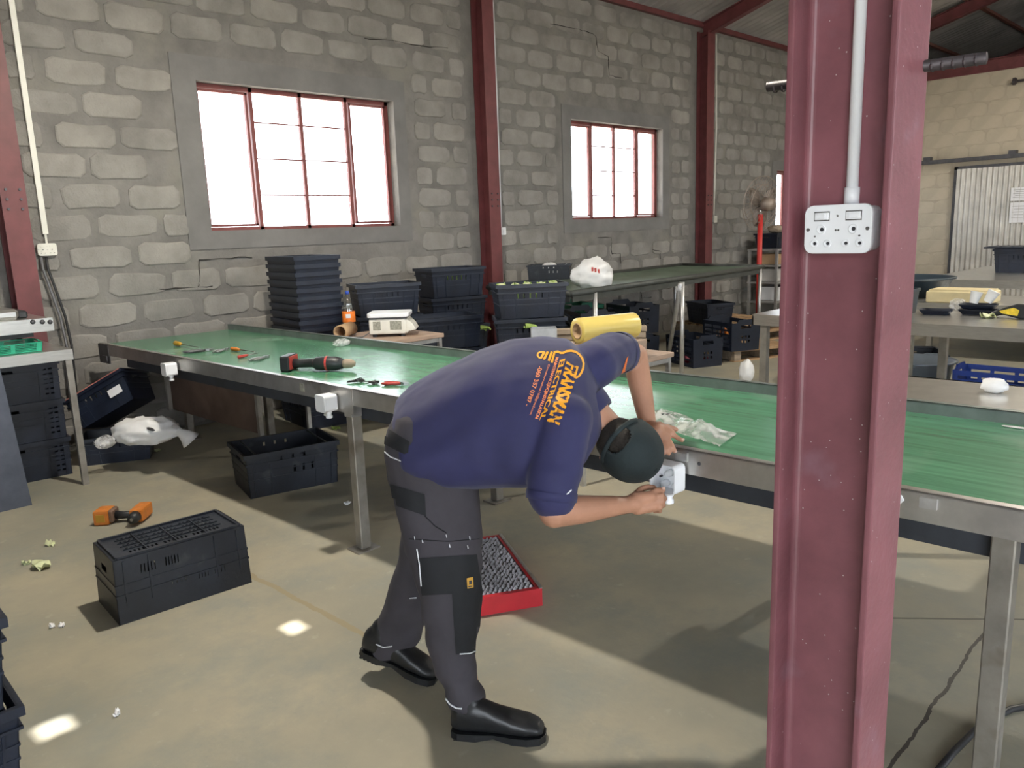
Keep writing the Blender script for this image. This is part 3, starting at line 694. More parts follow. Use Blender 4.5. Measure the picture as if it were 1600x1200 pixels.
# crate A: upside down on the open floor
rz = R_(-2.8); c = corner(G(187, 978), rz, -1, -1, .596, .325)
put(INV, None, 0, 'upturned black crate on the bare floor in front of the orange drill', M=Matrix.Translation(c+Vector((0, 0, .29))) @ Matrix.Rotation(rz, 4, 'Z') @ Matrix.Rotation(math.pi, 4, 'X'))
# crate B under the conveyor, crate pair C behind it
rz = R_(-12.4); cB = corner(G(392, 780), rz, -1, -1, .576, .406)
put(STK, cB, rz, 'open black crate with bale bars on the floor under the conveyor')
# tall nested stack by window 1
rz = R_(-6); cS = corner(Vector((3.245, 5.86, 0)), rz, -1, -1, .428, .628)
put(NEST, cS, rz+math.pi/2, 'lower of two black crates on the floor carrying the tall nested stack')
put(NEST, cS+Vector((0, 0, .291)), rz+math.pi/2, 'upper of two black crates carrying the tall nested stack')
NST = 10
ORD = 'first second third fourth fifth sixth seventh eighth ninth tenth eleventh twelfth thirteenth fourteenth fifteenth sixteenth seventeenth eighteenth nineteenth'.split()
for k in range(NST):
    j = random.Random(k).uniform(-.0012, .0012)
    put(NESTS, cS+Vector((j, -j, .583+k*.0665)), rz+math.pi/2+j, 'topmost crate of the tall nested black stack under the left window' if k == NST-1 else 'black crate %s from the top of the tall nested stack' % ORD[NST-1-k], 'nested crate stack')
# stacks behind the side table
def lettuce(mb, P, s, seed):
    rnd = random.Random(seed)
    for _ in range(3):
        a = rnd.uniform(0, 6.3); n = 7; pts = []
        for i in range(n): pts.append(Vector(P)+Vector((math.cos(a)*(i/n-.5)*s, math.sin(a)*(i/n-.5)*s, rnd.uniform(0, s*.25))))
        perp = Vector((-math.sin(a), math.cos(a), 0))*s*.3
        mb.add([p-perp*math.sin(math.pi*(i+.5)/n) for i, p in enumerate(pts)]+[p+Vector((0, 0, .01)) for p in pts]+[p+perp*math.sin(math.pi*(i+.5)/n)+Vector((0, 0, rnd.uniform(-.01, .02))) for i, p in enumerate(pts)], [(r*n+i, r*n+i+1, (r+1)*n+i+1, (r+1)*n+i) for r in range(2) for i in range(n-1)])
    return mb
s1 = Vector((4.38, 6.24, 0)); a1 = R_(-22)
for k, lb_ in enumerate(('lowest crate of the stack behind the kitchen scale', 'second crate of the stack behind the kitchen scale', 'third crate of the stack behind the kitchen scale', 'open topmost crate of the stack behind the kitchen scale')):
    put(NEST, s1+Vector((0, 0, .294*k)), a1, lb_)
s1b = Vector((4.57, 5.60, 0))
for k, lb_ in enumerate(('bottom black crate beside the small table leg', 'middle black crate beside the small table leg', 'top black crate showing a green leaf, beside the scale')): put(NEST, s1b+Vector((0, 0, .294*k)), R_(-22), lb_)
s2 = Vector((5.25, 6.26, .10))
pl_ = thing('skid', 'low timber skid under the crates by the middle column', 'skid', (5.25, 6.26, 0), R_(-14))
for q in (-.2, 0, .2): MB().box((q, 0, .04), (.08, .42, .08)).build('bearer', 'wood_grey', pl_)
for q in (-.16, -.05, .06, .17): MB().box((0, q, .0895), (.56, .08, .019)).build('deck_board', 'wood', pl_)
for k, lb_ in enumerate(('lowest crate of the stack by the middle column', 'second crate of the stack by the middle column, leaves hanging out', 'third crate of the stack by the middle column, white sticker', 'topmost crate of the stack by the middle column, green tag')): put(NEST, s2+Vector((-.01*k if k > 1 else 0, 0, .294*k)), R_(-16+4*(k % 2)), lb_)
s3 = Vector((4.88, 4.80, 0))
for k, lb_ in enumerate(('lowest crate of the stack below the white bag', 'second crate of the stack below the white bag', 'third crate of the stack below the white bag, leaf poking out', 'topmost crate filled with green lettuce, below the white bag')): put(NEST, s3+Vector((0, 0, .294*k)), R_(-40+5*(k % 2)), lb_)
for i in range(5):
    u = -.23+.115*i; P = s3+Matrix.Rotation(R_(-35), 3, 'Z') @ Vector((u, .02*((-1)**i), 0))+Vector((0, 0, .294*4-.03))
    lt = tag(lettuce(MB(), (0, 0, 0), .085, 20+i).build('lettuce', 'leaf', smooth=True), 'green lettuce head in the topmost crate, %s from the left' % ('first', 'second', 'third', 'fourth', 'fifth')[i], 'lettuce', 'lettuce in the crate'); lt.location = P
    mb = MB().ell((0, 0, -.02), (Vector((.055, 0, 0)), Vector((0, .055, 0)), Vector((0, 0, .05))), 10, 6); mb.build('heart', 'leaf_pale', lt, True)
for base, ang, zc, who in ((s3, -35, .294*3, 'lettuce crate below the white bag'), (s2, -12, .10+.294*3, 'topmost crate by the middle column')):
    for i in range(4):
        P = Vector((base.x, base.y, 0))+Matrix.Rotation(R_(ang), 3, 'Z') @ Vector((-.15+.075*i-.02, -.135, 0))+Vector((0, 0, zc+.15))
        o = tag(MB().ell((0, 0, .03), (Vector((.036, 0, 0)), Vector((0, .036, 0)), Vector((0, 0, .05))), 10, 6).build('lettuce', 'leaf', smooth=True), 'lettuce behind the slots of the %s, %s' % (who, ('leftmost', 'second from left', 'third from left', 'rightmost')[i]), 'lettuce', 'lettuce behind crate slots'); o.location = P
        MB().ell((0, 0, -.02), (Vector((.02, 0, 0)), Vector((0, .02, 0)), Vector((0, 0, .03))), 8, 5).build('stem', 'leaf_pale', o, True)
for P, nm in ((s2+Matrix.Rotation(R_(-12), 3, 'Z') @ Vector((.18, -.31, .53)), 'ragged pale leaf hanging from the second crate by the middle column'), (s3+Matrix.Rotation(R_(-40), 3, 'Z') @ Vector((-.02, -.285, .80)), 'torn leaf poking from the third crate below the white bag')):
    o = tag(lettuce(MB(), (0, 0, 0), .15, 7).build('leaf_scrap', 'leaf', smooth=True), nm, 'leaf'); o.location = P
# left area
cl = corner(Vector((1.511, 6.17, 0)), R_(-3), 1, -1, .5, .34)
for k, lb_ in enumerate(('lowest black slatted crate under the left steel table', 'middle black slatted crate under the left steel table', 'upper black slatted crate under the left steel table')): put(DENSE, cl+Vector((0, 0, .2805*k)), R_(-3), lb_)
cl2 = cl-Vector((.54, -.02, 0))
for k, lb_ in enumerate(('bottom slatted crate at the left picture edge', 'second slatted crate at the left picture edge', 'third slatted crate at the left picture edge')): put(DENSE, cl2+Vector((0, 0, .2805*k)), R_(-3), lb_)
rz = R_(-25.6); ct = corner(G(112, 732)+Vector((.075, -.03, 0)), rz, -1, -1, .46, .31)
o = put(NEST, ct, rz, 'black crate on the floor below the tilted crate at the left'); o.scale = (.82, .82, .72)
# tilted crate
ct2 = PF(177, 628, 5.90)+Vector((0, 0, .024))
MT = Matrix.Translation(ct2) @ Matrix.Rotation(YAW*-1, 4, 'Z') @ Matrix.Rotation(R_(-28), 4, 'Y') @ Matrix.Rotation(R_(-14), 4, 'X') @ Matrix.Diagonal((.84, .84, .84, 1)) @ Matrix.Translation((0, 0, -.15))
o = put(NEST, None, 0, 'tilted black crate with a white sticker leaning at the left under the conveyor', M=MT)
MB().lohi((.10, -.203, .10), (.23, -.198, .17)).build('sticker', 'paper', o)
MB().lohi((-.29, -.216, .286), (.30, -.206, .2935)).build('worn_rim_edge', 'salmon', o)
# near-left stack
for k, lb_ in enumerate(('bottom black crate of the stack at the lower left picture edge', 'middle black crate of the stack at the lower left picture edge', 'top black crate of the stack at the lower left picture edge')):
    put(NEST, corner(Vector((.405-.008*k-(.05 if k == 2 else 0), 2.54-.02*k, .294*k)), R_(0), 1, -1, .63, .43), R_(0), lb_)
# ================================================================== WIRING ON WALLS AND COLUMN
def socket_plate(name, lab, P, ny, w_, h_, dep, mat, M, fine=True):
    t = thing(name, lab, 'socket', P); t.matrix_basis = Matrix.Translation(P) @ M      # local: x right, y up, z out
    MB().prism(rounded_rect(w_*.94, h_*.92, h_*.16), lambda u, v, h: Vector((u, v, h)), 0, dep*.82).build('back_box', mat, t)
    MB().prism(rounded_rect(w_, h_, h_*.18), lambda u, v, h: Vector((u, v, h)), dep*.82, dep).build('face_plate', mat, t, bevel=.0022, seg=2)
    for s in (-1, 1):
        rk = MB().box((s*w_*.235+.0*w_, h_*.27, dep+.001), (w_*.21, h_*.15, .003)).build('switch', mat, t, bevel=.0006)
        if fine:
            MB().box((w_*.012*s, 0, .0), (w_*.15, h_*.10, .004)).build('rocker', mat, rk, bevel=.0005).location = (s*w_*.235, h_*.27, dep+.003)
            MB().prism([(-w_*.118, -h_*.10), (w_*.118, -h_*.10), (w_*.118, h_*.10), (-w_*.118, h_*.10)], lambda u, v, h: Vector((u+s*w_*.235, v+h_*.27, h)), dep, dep+.0004).build('switch_gap', 'tool_grey', t)
        for (u, v, r) in ((s*w_*.235, .0, .0078), (s*w_*.335, -h_*.29, .0066), (s*w_*.135, -h_*.29, .0066)):
            r *= w_/.114
            MB().lathe([(r, 0), (r, .0016), (r*.78, .0017), (r*.72, .0006)], 18, (0, 0, 0), False).build('socket_ring', mat, t, True).location = (u, v, dep)
            MB().lathe([(r*.42, 0), (r*.42, .0006)], 14).build('pin_hole', 'ink', t).location = (u+r*.1, v, dep)
    for u, v in ((-.44, 0), (.44, 0), (.0, .27), (-.02, -.02), (.02, -.02), (-.33, -.14), (.33, -.14)):
        q = .0032 if abs(u) > .4 else .0017
        MB().lathe([(q*w_/.114, 0), (q*w_/.114, .0008)], 10).build('screw', 'tool_grey', t).location = (u*w_, v*h_, dep)
    return t
Mw = Matrix(((0, 0, -1), (-1, 0, 0), (0, 1, 0))).to_4x4()        # plate facing -X: right = -Y, up = Z, out = -X
Pm = onX(1309, 358, XW-.046); socket_plate('wall_socket', 'white double switched socket on the foreground maroon column', Vector((XW-.0045, Pm.y, Pm.z)), 0, .1035, .0735, .044, 'white_plastic', Mw)
Pc = onX(1320, 250, XW-.018)
cd_ = tag(MB().tube([(0, 0, -.10), (0, 0, 3.8)], .0088, 16).build('conduit', 'white_plastic', smooth=True), 'white round conduit running up the foreground column above the socket', 'conduit'); cd_.location = (XW-.0145, Pm.y-.006, Pm.z+.136)
MB().lathe([(.0088, .0), (.0112, .0), (.0112, .026), (.0088, .026)], 16).build('coupling', 'white_plastic', cd_, True).location = (0, 0, -.10)
Mwall = Matrix(((1, 0, 0), (0, 0, -1), (0, 1, 0))).to_4x4()      # plate facing -Y: right = X, up = Z, out = -Y
socket_plate('wall_socket', 'cream double socket on the block wall by the left column', Vector((onY(71, 390, WY).x+.0, WY-.004, onY(71, 390, WY).z)), 0, .135, .092, .05, 'cream_plastic', Mwall, False)
xa = onY(60, 300, WY).x; za = onY(66, 366, WY).z
o = tag(MB().lohi((-.019, -.03, 0), (.019, 0, 4.45-za)).build('cable_trunking', 'cream_plastic'), 'cream cable trunking above the cream socket', 'conduit'); o.location = (xa, WY-.003, za)
MB().tube([(0, -.015, 0), (0, -.015, -.08)], .009, 8).build('cable_tail', 'cream_plastic', o)
def conduit_wall(pxa, pya, pxb, pyb, r, lab, labbox, bw, mat='white_plastic'):
    A, B = onY(pxa, pya, WY-.02), onY(pxb, pyb, WY-.02)
    o = tag(MB().tube([(B.x, 0, 4.45), (A.x, 0, A.z), (lerp(A.x, B.x, .6), 0, lerp(A.z, B.z, .6)), (B.x, 0, B.z)], r, 10).build('conduit', mat, smooth=True), lab, 'conduit'); o.location = (0, WY-.02, 0)
    s = thing('switch_box', labbox, 'switch', (B.x+.01, WY-.004, B.z-bw*.55)); s.matrix_basis = Matrix.Translation((B.x+.01, WY-.006, B.z-bw*.55)) @ Mwall
    MB().prism(rounded_rect(bw*.85, bw, .008), lambda u, v, h: Vector((u, v, h)), 0, .04).build('back_box', mat, s)
    MB().prism(rounded_rect(bw*.9, bw*1.05, .01), lambda u, v, h: Vector((u, v, h)), .04, .048).build('face_plate', mat, s)
    MB().box((0, 0, .05), (bw*.3, bw*.4, .008)).build('rocker', mat, s)
conduit_wall(776, 150, 783, 355, .012, 'thin white conduit beside the middle maroon column', 'small white switch box beside the middle maroon column', .085)
conduit_wall(1119, 200, 1115, 337, .014, 'thin cream conduit beside the column right of the smaller window', 'small cream switch box beside the right wall column', .10, 'cream_plastic')
for i in range(2):                                               # cables falling from the cream socket
    pts = [onY(64+8*i, 402, WY-.05), onY(67+8*i, 420, WY-.06), onY(79+8*i, 452, WY-.06), onY(94+8*i, 495, WY-.07), onY(104+8*i, 540, 6.80), onY(110+7*i, 590, 6.80), onY(113+7*i, 625, 6.80)]
    tag(MB().tube(pts, .010, 8).build('power_cable', 'cable' if i else 'grey_cable', smooth=True), ['left of two cables hanging from the cream socket', 'right of two cables hanging from the cream socket'][i], 'cable')
# ================================================================== SIDE TABLE BEHIND THE CONVEYOR
def small_table(lab, x0, x1, y0, y1, z, mat='ply'):
    t = thing('side_table', lab, 'table', ((x0+x1)/2, (y0+y1)/2, 0)); hx, hy = (x1-x0)/2, (y1-y0)/2
    MB().lohi((-hx, -hy, z-.035), (hx, hy, z)).build('table_top', mat, t, bevel=.004)
    for sx in (-1, 1):
        for sy in (-1, 1): MB().box((sx*(hx-.03), sy*(hy-.03), (z-.035)/2), (.03, .03, z-.035)).build('leg', 'galv', t)
    fr = MB()
    for sy in (-1, 1): fr.box((0, sy*(hy-.03), z-.055), (2*hx-.08, .02, .03))
    for sx in (-1, 1): fr.box((sx*(hx-.03), 0, z-.055), (.02, 2*hy-.08, .03))
    fr.build('apron', 'galv', t); return t
small_table('small brown table behind the conveyor holding the white scale', 3.17, 4.13, 5.06, 5.78, .80)
SC = thing('kitchen_scale', 'white retail scale on the small brown table', 'scale', (3.80, 5.36, .80), R_(-44)); SC.scale = (.95, .95, 1.3)
MB().prism([(-.16, -.13), (.15, -.13), (.17, -.10), (.17, .13), (.15, .16), (-.16, .16)], lambda u, v, h: Vector((u, v, h)), .018, .115).build('body', 'cream_plastic', SC, bevel=.018, seg=3)
mb = MB(); mb.add([(.16, -.12, .03), (.16, .13, .03), (.24, -.11, .04), (.24, .12, .04), (.16, -.12, .112), (.16, .13, .112), (.215, -.11, .075), (.215, .12, .075)], [(0, 1, 3, 2), (4, 6, 7, 5), (0, 2, 6, 4), (1, 5, 7, 3), (0, 4, 5, 1), (2, 3, 7, 6)]); mb.build('display_head', 'cream_plastic', SC, bevel=.008, seg=2)
MB().lohi((-.15, -.125, .112), (.165, .15, .124)).build('platter_gap', 'screen_grey', SC)
MB().prism(rounded_rect(.36, .33, .04), lambda u, v, h: Vector((u+.005, v+.012, h)), .124, .150).build('platter', 'white_plastic', SC, bevel=.009, seg=3)
for u0, u1 in ((-.125, -.06), (.02, .12)): MB().lohi((u0, -.1325, .045), (u1, -.1295, .10)).build('button_panel', 'grime', SC)
for u in (-.12, .12):
    for v in (-.09, .12): MB().lathe([(.02, 0), (.02, .02)], 12).build('foot', 'ink', SC).location = (u, v, 0)
MB().tube([(-.16, -.06, .03), (-.22, -.13, .006), (-.30, -.14, .006)], .004, 6).build('power_lead', 'grey_cable', SC)
BT = thing('drink_bottle', 'clear plastic bottle with orange label and blue cap on the small table', 'bottle', (3.64, 5.72, .80))
MB().lathe([(.02, 0), (.05, .004), (.054, .02), (.054, .10), (.050, .115), (.054, .13), (.054, .195), (.047, .215), (.054, .245), (.048, .285), (.030, .318), (.015, .335), (.014, .352)], 24).build('body', 'pet', BT, True)
MB().lathe([(.0548, .108), (.0552, .110), (.0552, .196), (.0548, .198)], 24, cap=False).build('paper_label', 'bottle_label', BT, True)
MB().lathe([(.0165, .342), (.0165, .366), (.012, .369)], 16).build('screw_cap', 'blue', BT, True)
MB().lohi((-.018, -.0556, .145), (.022, -.050, .178)).build('label_badge', 'paper', BT).rotation_euler = (0, 0, R_(-40))
Pa, Pb = G(531, 519, .862), G(578, 502, .862); Pb = Pa+(Pb-Pa).normalized()*.26
dr = (Pb-Pa).normalized(); TB = tag(empty('cardboard_tube', Pa), 'brown cardboard tube lying from the small table onto the conveyor rail', 'tube')
a_ = dr.orthogonal().normalized(); b_ = dr.cross(a_)
cr = lambda o, r: [dr*o+(a_*math.cos(2*math.pi*k/28)+b_*math.sin(2*math.pi*k/28))*r for k in range(28)]
mb = MB(); mb.ring([cr(0, .055), cr(.26, .055), cr(.26, .046), cr(0, .046)], True, False); n = 28; mb.f += [(3*n+k, 3*n+(k+1) % n, (k+1) % n, k) for k in range(n)]; mb.build('tube_wall', 'card', TB, True)
def crumple(name, lab, cat, mat, P, sx, sy, sz, seed, n=14, rz=0.0, parts=None):
    rnd = random.Random(seed); mb = MB(); rings = []
    for i in range(n+1):
        t = -math.pi/2+.05+(math.pi-.1)*i/n; rg = []
        for k in range(n*2):
            u = 2*math.pi*k/(n*2); d = Vector((math.cos(u)*math.cos(t), math.sin(u)*math.cos(t), math.sin(t)))
            r = 1+.22*noise.noise(d*2.2+Vector((seed, 0, 0)))+.13*noise.noise(d*6+Vector((0, seed, 0)))
            p = Vector((d.x*sx*r, d.y*sy*r, (d.z*r+.85)*sz)); p.z = max(p.z, .001); rg.append(p)
        rings.append(rg)
    mb.ring(rings); o = tag(mb.build(name, mat, smooth=True), lab, cat); o.location = P; o.rotation_euler = (0, 0, rz); return o
crumple('plastic_scrap', 'crumpled clear plastic scrap under the cardboard tube', 'plastic', 'bag_film', G(541, 539, .86)+Vector((-.05, -.02, 0)), .07, .035, .028, 3, 10)
# ================================================================== SECOND SMALL TABLE, FILM ROLL
T2Z = .74
small_table('second small brown table behind the worker', 3.62, 4.62, 3.12, 3.95, T2Z)
A, B = PF(902, 518, 4.98), PF(977, 509, 5.16); B = A+(B-A).normalized()*.45; A.z = B.z = (A.z+B.z)/2
FR = tag(empty('film_roll', A), 'large yellow cling film roll lying behind the worker', 'film roll')
dr = (B-A).normalized(); a_ = Vector((0, 0, 1)); b_ = dr.cross(a_); RR = .082
cr = lambda o, r: [dr*o+(a_*math.cos(2*math.pi*k/32)+b_*math.sin(2*math.pi*k/32))*r for k in range(32)]
MB().ring([cr(.0, .052), cr(0, RR), cr(.006, RR+.002), cr(.444, RR+.002), cr(.45, RR), cr(.45, .052)], True, False).build('wound_film', 'film', FR, True)
mb = MB(); mb.ring([cr(-.004, .052), cr(.454, .052), cr(.454, .044), cr(-.004, .044)], True, False); mb.f += [(96+k, 96+(k+1) % 32, (k+1) % 32, k) for k in range(32)]; mb.build('core', 'card', FR, True)
hz = A.z-RR-.003-T2Z
mid = (A+B)/2
o = tag(MB().box((0, 0, hz/2), (.46, .26, hz)).build('carton', 'ply', bevel=.003), 'brown carton under the yellow film roll', 'box'); o.location = (mid.x, mid.y, T2Z); o.rotation_euler = (0, 0, math.atan2(dr.y, dr.x))
MB().lohi((-.232, -.132, hz*.47), (.232, .132, hz*.53)).build('lid_seam', 'card', o)
sb_ = PF(850, 540, 5.2); o = tag(empty('steel_bin', (sb_.x, sb_.y, T2Z-.0), R_(-44)), 'small grey steel box left of the yellow film roll', 'box')
hb = PF(850, 512, 5.2).z-T2Z
for a, b in (((-.085, -.07, 0), (-.08, .07, hb)), ((.08, -.07, 0), (.085, .07, hb)), ((-.08, -.07, 0), (.08, -.065, hb)), ((-.08, .065, 0), (.08, .07, hb)), ((-.08, -.065, 0), (.08, .065, .005))): MB().lohi(a, b).build('side_panel', 'galv', o)
# stacked timber behind the film roll
PT = PF(868, 514, 6.25); 
for k in range(5):
    o = tag(MB().box((0, 0, 0), (.75, .07, .045)).build('timber_plank', 'wood_grey', bevel=.004), 'weathered plank behind the film roll, %s of its pile' % ('lowest', 'second', 'third', 'fourth', 'topmost')[k], 'plank', 'plank pile'); o.location = (PT.x+.25, PT.y-.25+.012*(k % 2), PT.z-.02-.05*(4-k)); o.rotation_euler = (0, 0, R_(-44)+.03*(k % 3))
zt = PT.z-.02-.05*4-.025
st = thing('trestle', 'low timber trestle carrying the plank pile', 'trestle', (PT.x+.25, PT.y-.25, 0), R_(-44))
for s in (-1, 1): MB().box((s*.28, 0, zt/2), (.06, .10, zt)).build('leg', 'wood', st)
MB().box((0, 0, zt*.5), (.5, .04, .06)).build('brace', 'wood', st)
# ================================================================== LONG TRAY TABLE
TZ = 1.03
A, B, Cc = G(892, 459, TZ), G(1192, 417, TZ), G(1066, 414, TZ); Cc.y = min(Cc.y, 6.72); Dd = A+Cc-B
TT = thing('tray_table', 'long dark tray table with tube legs standing along the wall', 'table', ((A+Cc)/2).xy.to_3d())
org = Vector(TT.location)
def tpart(mb, name, mat, parent=TT, **k): o = mb.build(name, mat, parent, **k); o.location = -org; return o
for nm, (p, q) in dict(a=(A, B), b=(B, Cc), c=(Cc, Dd), d=(Dd, A)).items():
    mb = MB(); mb.tube([p, q], .030, 8); tpart(mb, 'edge_tube', 'tray_edge', smooth=True); mb = MB(); dq = (q-p).normalized(); mb.box((p+q)/2-Vector((0, 0, .045)), ((q-p).length-.04, .012, .07), Matrix.Rotation(math.atan2(dq.y, dq.x), 3, 'Z')); tpart(mb, 'edge_skirt', 'tray_edge')
n1, n2 = 18, 8; mb = MB()
for i in range(n1+1):
    for j in range(n2+1):
        u, v = i/n1, j/n2; P = A*(1-u)*(1-v)+B*u*(1-v)+Cc*u*v+Dd*(1-u)*v
        sag = math.sin(math.pi*u)*math.sin(math.pi*v); P.z += -.05*min(1, sag*3)+.012*noise.noise(P*3)
        mb.v.append(P)
mb.f = [(i*(n2+1)+j, (i+1)*(n2+1)+j, (i+1)*(n2+1)+j+1, i*(n2+1)+j+1) for i in range(n1) for j in range(n2)]
tpart(mb, 'tarpaulin', 'tarp', smooth=True)
for top, bot in ((lerp(A, B, .09), None), (lerp(A, Dd, .55)+(B-A)*.12, None), (G(1063, 443, TZ-.01), G(1042, 571)), (G(1066, 441, TZ), None), (lerp(B, A, .02), None), (lerp(Cc, Dd, .05), None)):
    bt = bot if bot else Vector((top.x, top.y, 0))
    tpart(MB().tube([Vector((bt.x, bt.y, 0)), top], .024, 10), 'leg', 'galv', smooth=True)
o = put(STK, G(860, 441, TZ-.005)+Vector((0.05, .05, 0)), R_(-52), 'open black crate on the tray table beside the white bag'); o.location.z = TZ+.034; o.scale = (.8, .8, .55)
b1 = crumple('shopping_bag', 'full white plastic bag on the tray table', 'bag', 'white_bag', G(926, 449, TZ)+Vector((0, 0, -.02)), .20, .19, .165, 11, 18, R_(-44))
b1.location.z = TZ-.02
for k in range(3): MB().box((-.02+.03*k, -.185, .21-.01*k), (.018, .02, .04)).build('print_mark', 'tool_red', b1)
crumple('plastic_bag', 'white plastic sheet inside the crate on the tray table', 'bag', 'white_bag', o.location+Vector((.0, .0, .012)), .135, .095, .09, 5, 12)
# ================================================================== PALLETS AND CRATES BEHIND
def pallet(lab, P, rz, L=1.2, W=.9, dz=0):
    t = thing('pallet', lab, 'pallet', P, rz)
    for k in range(7): MB().box((0, -W/2+.05+k*(W-.1)/6, .125), (L, .095, .02)).build('deck_board', 'wood', t)
    for k in range(3): MB().box((-L/2+.05+k*(L-.1)/2, 0, .065), (.09, W, .10)).build('stringer', 'wood_grey', t)
    for k in range(3): MB().box((0, -W/2+.05+k*(W-.1)/2, .0075), (L, .09, .014)).build('bottom_board', 'wood', t)
    return t
pb = G(1147, 566); rz = R_(-24); pc = corner(pb, rz, -1, -1, .9, .8)
pallet('pallet under the crate beside the fan pole', pc, rz, .9, .8)
pq = Vector((9.0, 5.65, 0)); pallet('pallet behind the open slatted crate', pq+Vector((.9, .1, 0)), R_(-10), 1.3, 1.0)
pallet('pallet lying on top of the one behind the open slatted crate', pq+Vector((.92, .08, .136)), R_(-8), 1.3, 1.0)
def sput(P, rz, lab, s=1.18, proto=SLAT, sx=-1, sy=-1):
    c = put(proto, (0, 0, 0), 0, lab); L, W = .5*s, .34*s
    c.location = corner(P, rz, sx, sy, W, L); c.rotation_euler = (0, 0, rz+math.pi/2); c.scale = (s, s, s); return c
sput(G(1083, 576), R_(-24), 'open black slatted crate with red bits on the floor beside the splayed leg')
sput(G(1143, 551, .136)+Vector((.03, .02, 0)), R_(-24), 'black slatted crate with orange bits standing on a pallet')
P = G(1105, 508, .272)
o = put(NEST, P+Vector((.25, .12, 0)), R_(60), 'closed black crate on the pallets behind, next to the fan pole'); 
sput(G(1012, 577)+Vector((.06, .30, 0)), R_(-24), 'lower black slatted crate under the tray table'); oo = sput(G(1012, 577)+Vector((.06, .30, .369)), R_(-24), 'upper black slatted crate under the tray table')
sput(Vector((6.50, 5.60, 0)), R_(-30), 'black slatted crate low behind the film roll'); sput(Vector((6.50, 5.60, .369)), R_(-30), 'raised black slatted crate behind the film roll')
sput(Vector((7.1, 6.2, 0)), R_(-20), 'bottom green crate below the tray table', proto=SLATG); sput(Vector((7.1, 6.2, .369)), R_(-20), 'top green crate below the tray table', proto=SLATG)
for P, rz, lab in ((corner(G(1083, 576), R_(-24), -1, -1, .40, .59), 0, 'red onion in the open slatted crate'),):
    for k, (dx, dy) in enumerate(((-.07, -.12), (.05, -.14), (0, -.02), (-.08, .05), (.09, .04), (.0, .14))):
        o = tag(MB().lathe([(.004, .0), (.03, .008), (.046, .035), (.04, .06), (.014, .078), (.006, .095)], 12).build('red_onion', 'red_onion', smooth=True), lab+', '+('nearest left', 'nearest right', 'middle', 'rear left', 'rear right', 'rearmost')[k], 'onion', 'onions in the crate'); o.location = P+Vector((dx, dy, .006))
Pk = corner(G(1143, 551, .136)+Vector((.03, .02, 0)), R_(-24), -1, -1, .40, .59)
for k, (dx, dy) in enumerate(((-.05, -.10), (.03, -.09), (.09, -.03), (-.03, .03), (.045, .09), (-.02, .12))):
    o = tag(MB().lathe([(.005, 0), (.02, .008), (.018, .03), (.011, .06), (.003, .085)], 10).build('carrot', 'carrot', smooth=True), 'orange carrot in the crate on the pallet, '+('nearest left', 'nearest middle', 'nearest right', 'middle', 'rear right', 'rear left')[k], 'carrot', 'carrots in the crate'); o.location = Pk+Vector((dx, dy, .15)); o.rotation_euler = (R_(12), 0, k*1.1)
crumple('plastic_bag', 'small white plastic bag standing on the floor behind the conveyor', 'bag', 'white_bag', G(1166, 598), .09, .07, .13, 8, 12)
# ================================================================== FAN, RACK
FX, FY = 11.05, 5.95
FN = thing('pedestal_fan', 'pedestal fan on a red pole by the back of the block wall', 'fan', (FX, FY, 0))
MB().lathe([(.24, 0), (.24, .02), (.05, .05), (.035, .09)], 24).build('base', 'steel_dark', FN, True)
MB().tube([(0, 0, .05), (0, 0, 1.72)], .038, 14).build('pole', 'red_pole', FN, True)
MB().tube([(0, 0, 1.70), (0, 0, 1.84)], .018, 10).build('neck', 'chrome', FN, True)
MH = Matrix.Translation((.02, 0, 1.88)) @ Matrix.Rotation(R_(78), 4, 'Z') @ Matrix.Rotation(R_(84), 4, 'Y')
def fpart(mb, nm, mat, sm=False): o = mb.build(nm, mat, FN, sm); o.matrix_basis = MH; return o
fpart(MB().lathe([(.02, -.22), (.09, -.20), (.10, -.06), (.05, -.02)], 18), 'motor', 'cage', True)
cg = MB(); RC = .40
for k in range(28):
    a = 2*math.pi*k/28; d = Vector((math.cos(a), math.sin(a), 0))
    cg.tube([d*.07+Vector((0, 0, .09)), d*.28+Vector((0, 0, .075)), d*RC, d*.28+Vector((0, 0, -.05)), d*.09+Vector((0, 0, -.06))], .0028, 4, False)
for r, z in ((RC, 0), (.28, .078), (.28, -.052), (.16, .088)): cg.tube([Vector((r*math.cos(2*math.pi*k/36), r*math.sin(2*math.pi*k/36), z)) for k in range(37)], .005, 5, False)
o = fpart(cg, 'wire_guard', 'cage')
for k in range(3):
    mb = MB(); a = 2*math.pi*k/3; pr = []
    for i in range(6):
        r = .05+.29*i/5; w2 = .05+.08*math.sin(math.pi*(i+.6)/6.2)
        pr.append([Vector((r*math.cos(a+s*w2/max(r, .12)), r*math.sin(a+s*w2/max(r, .12)), .03*s+e)) for s, e in ((-1, 0), (1, 0), (1, .004), (-1, .004))])
    fpart(mb.ring(pr), 'blade', 'blade', True)
fpart(MB().lathe([(.05, .0), (.05, .05), (.02, .06)], 14), 'hub', 'steel_dark', True)
RK = thing('shelf_rack', 'grey shelf rack full of odds and ends behind the fan', 'shelf', (12.9, 6.45, 0))
for sx in (-.8, .8):
    for sy in (-.24, .24): MB().box((sx, sy, .58), (.04, .04, 1.16)).build('post', 'galv', RK)
for z in (.30, .62, .90, 1.16): MB().box((0, 0, z), (1.66, .54, .025)).build('shelf', 'galv', RK)
o = put(NEST, (12.62, 6.45, 1.174), 0, 'black crate on top of the rack behind the fan'); o.scale = (1.5, 1, .85)
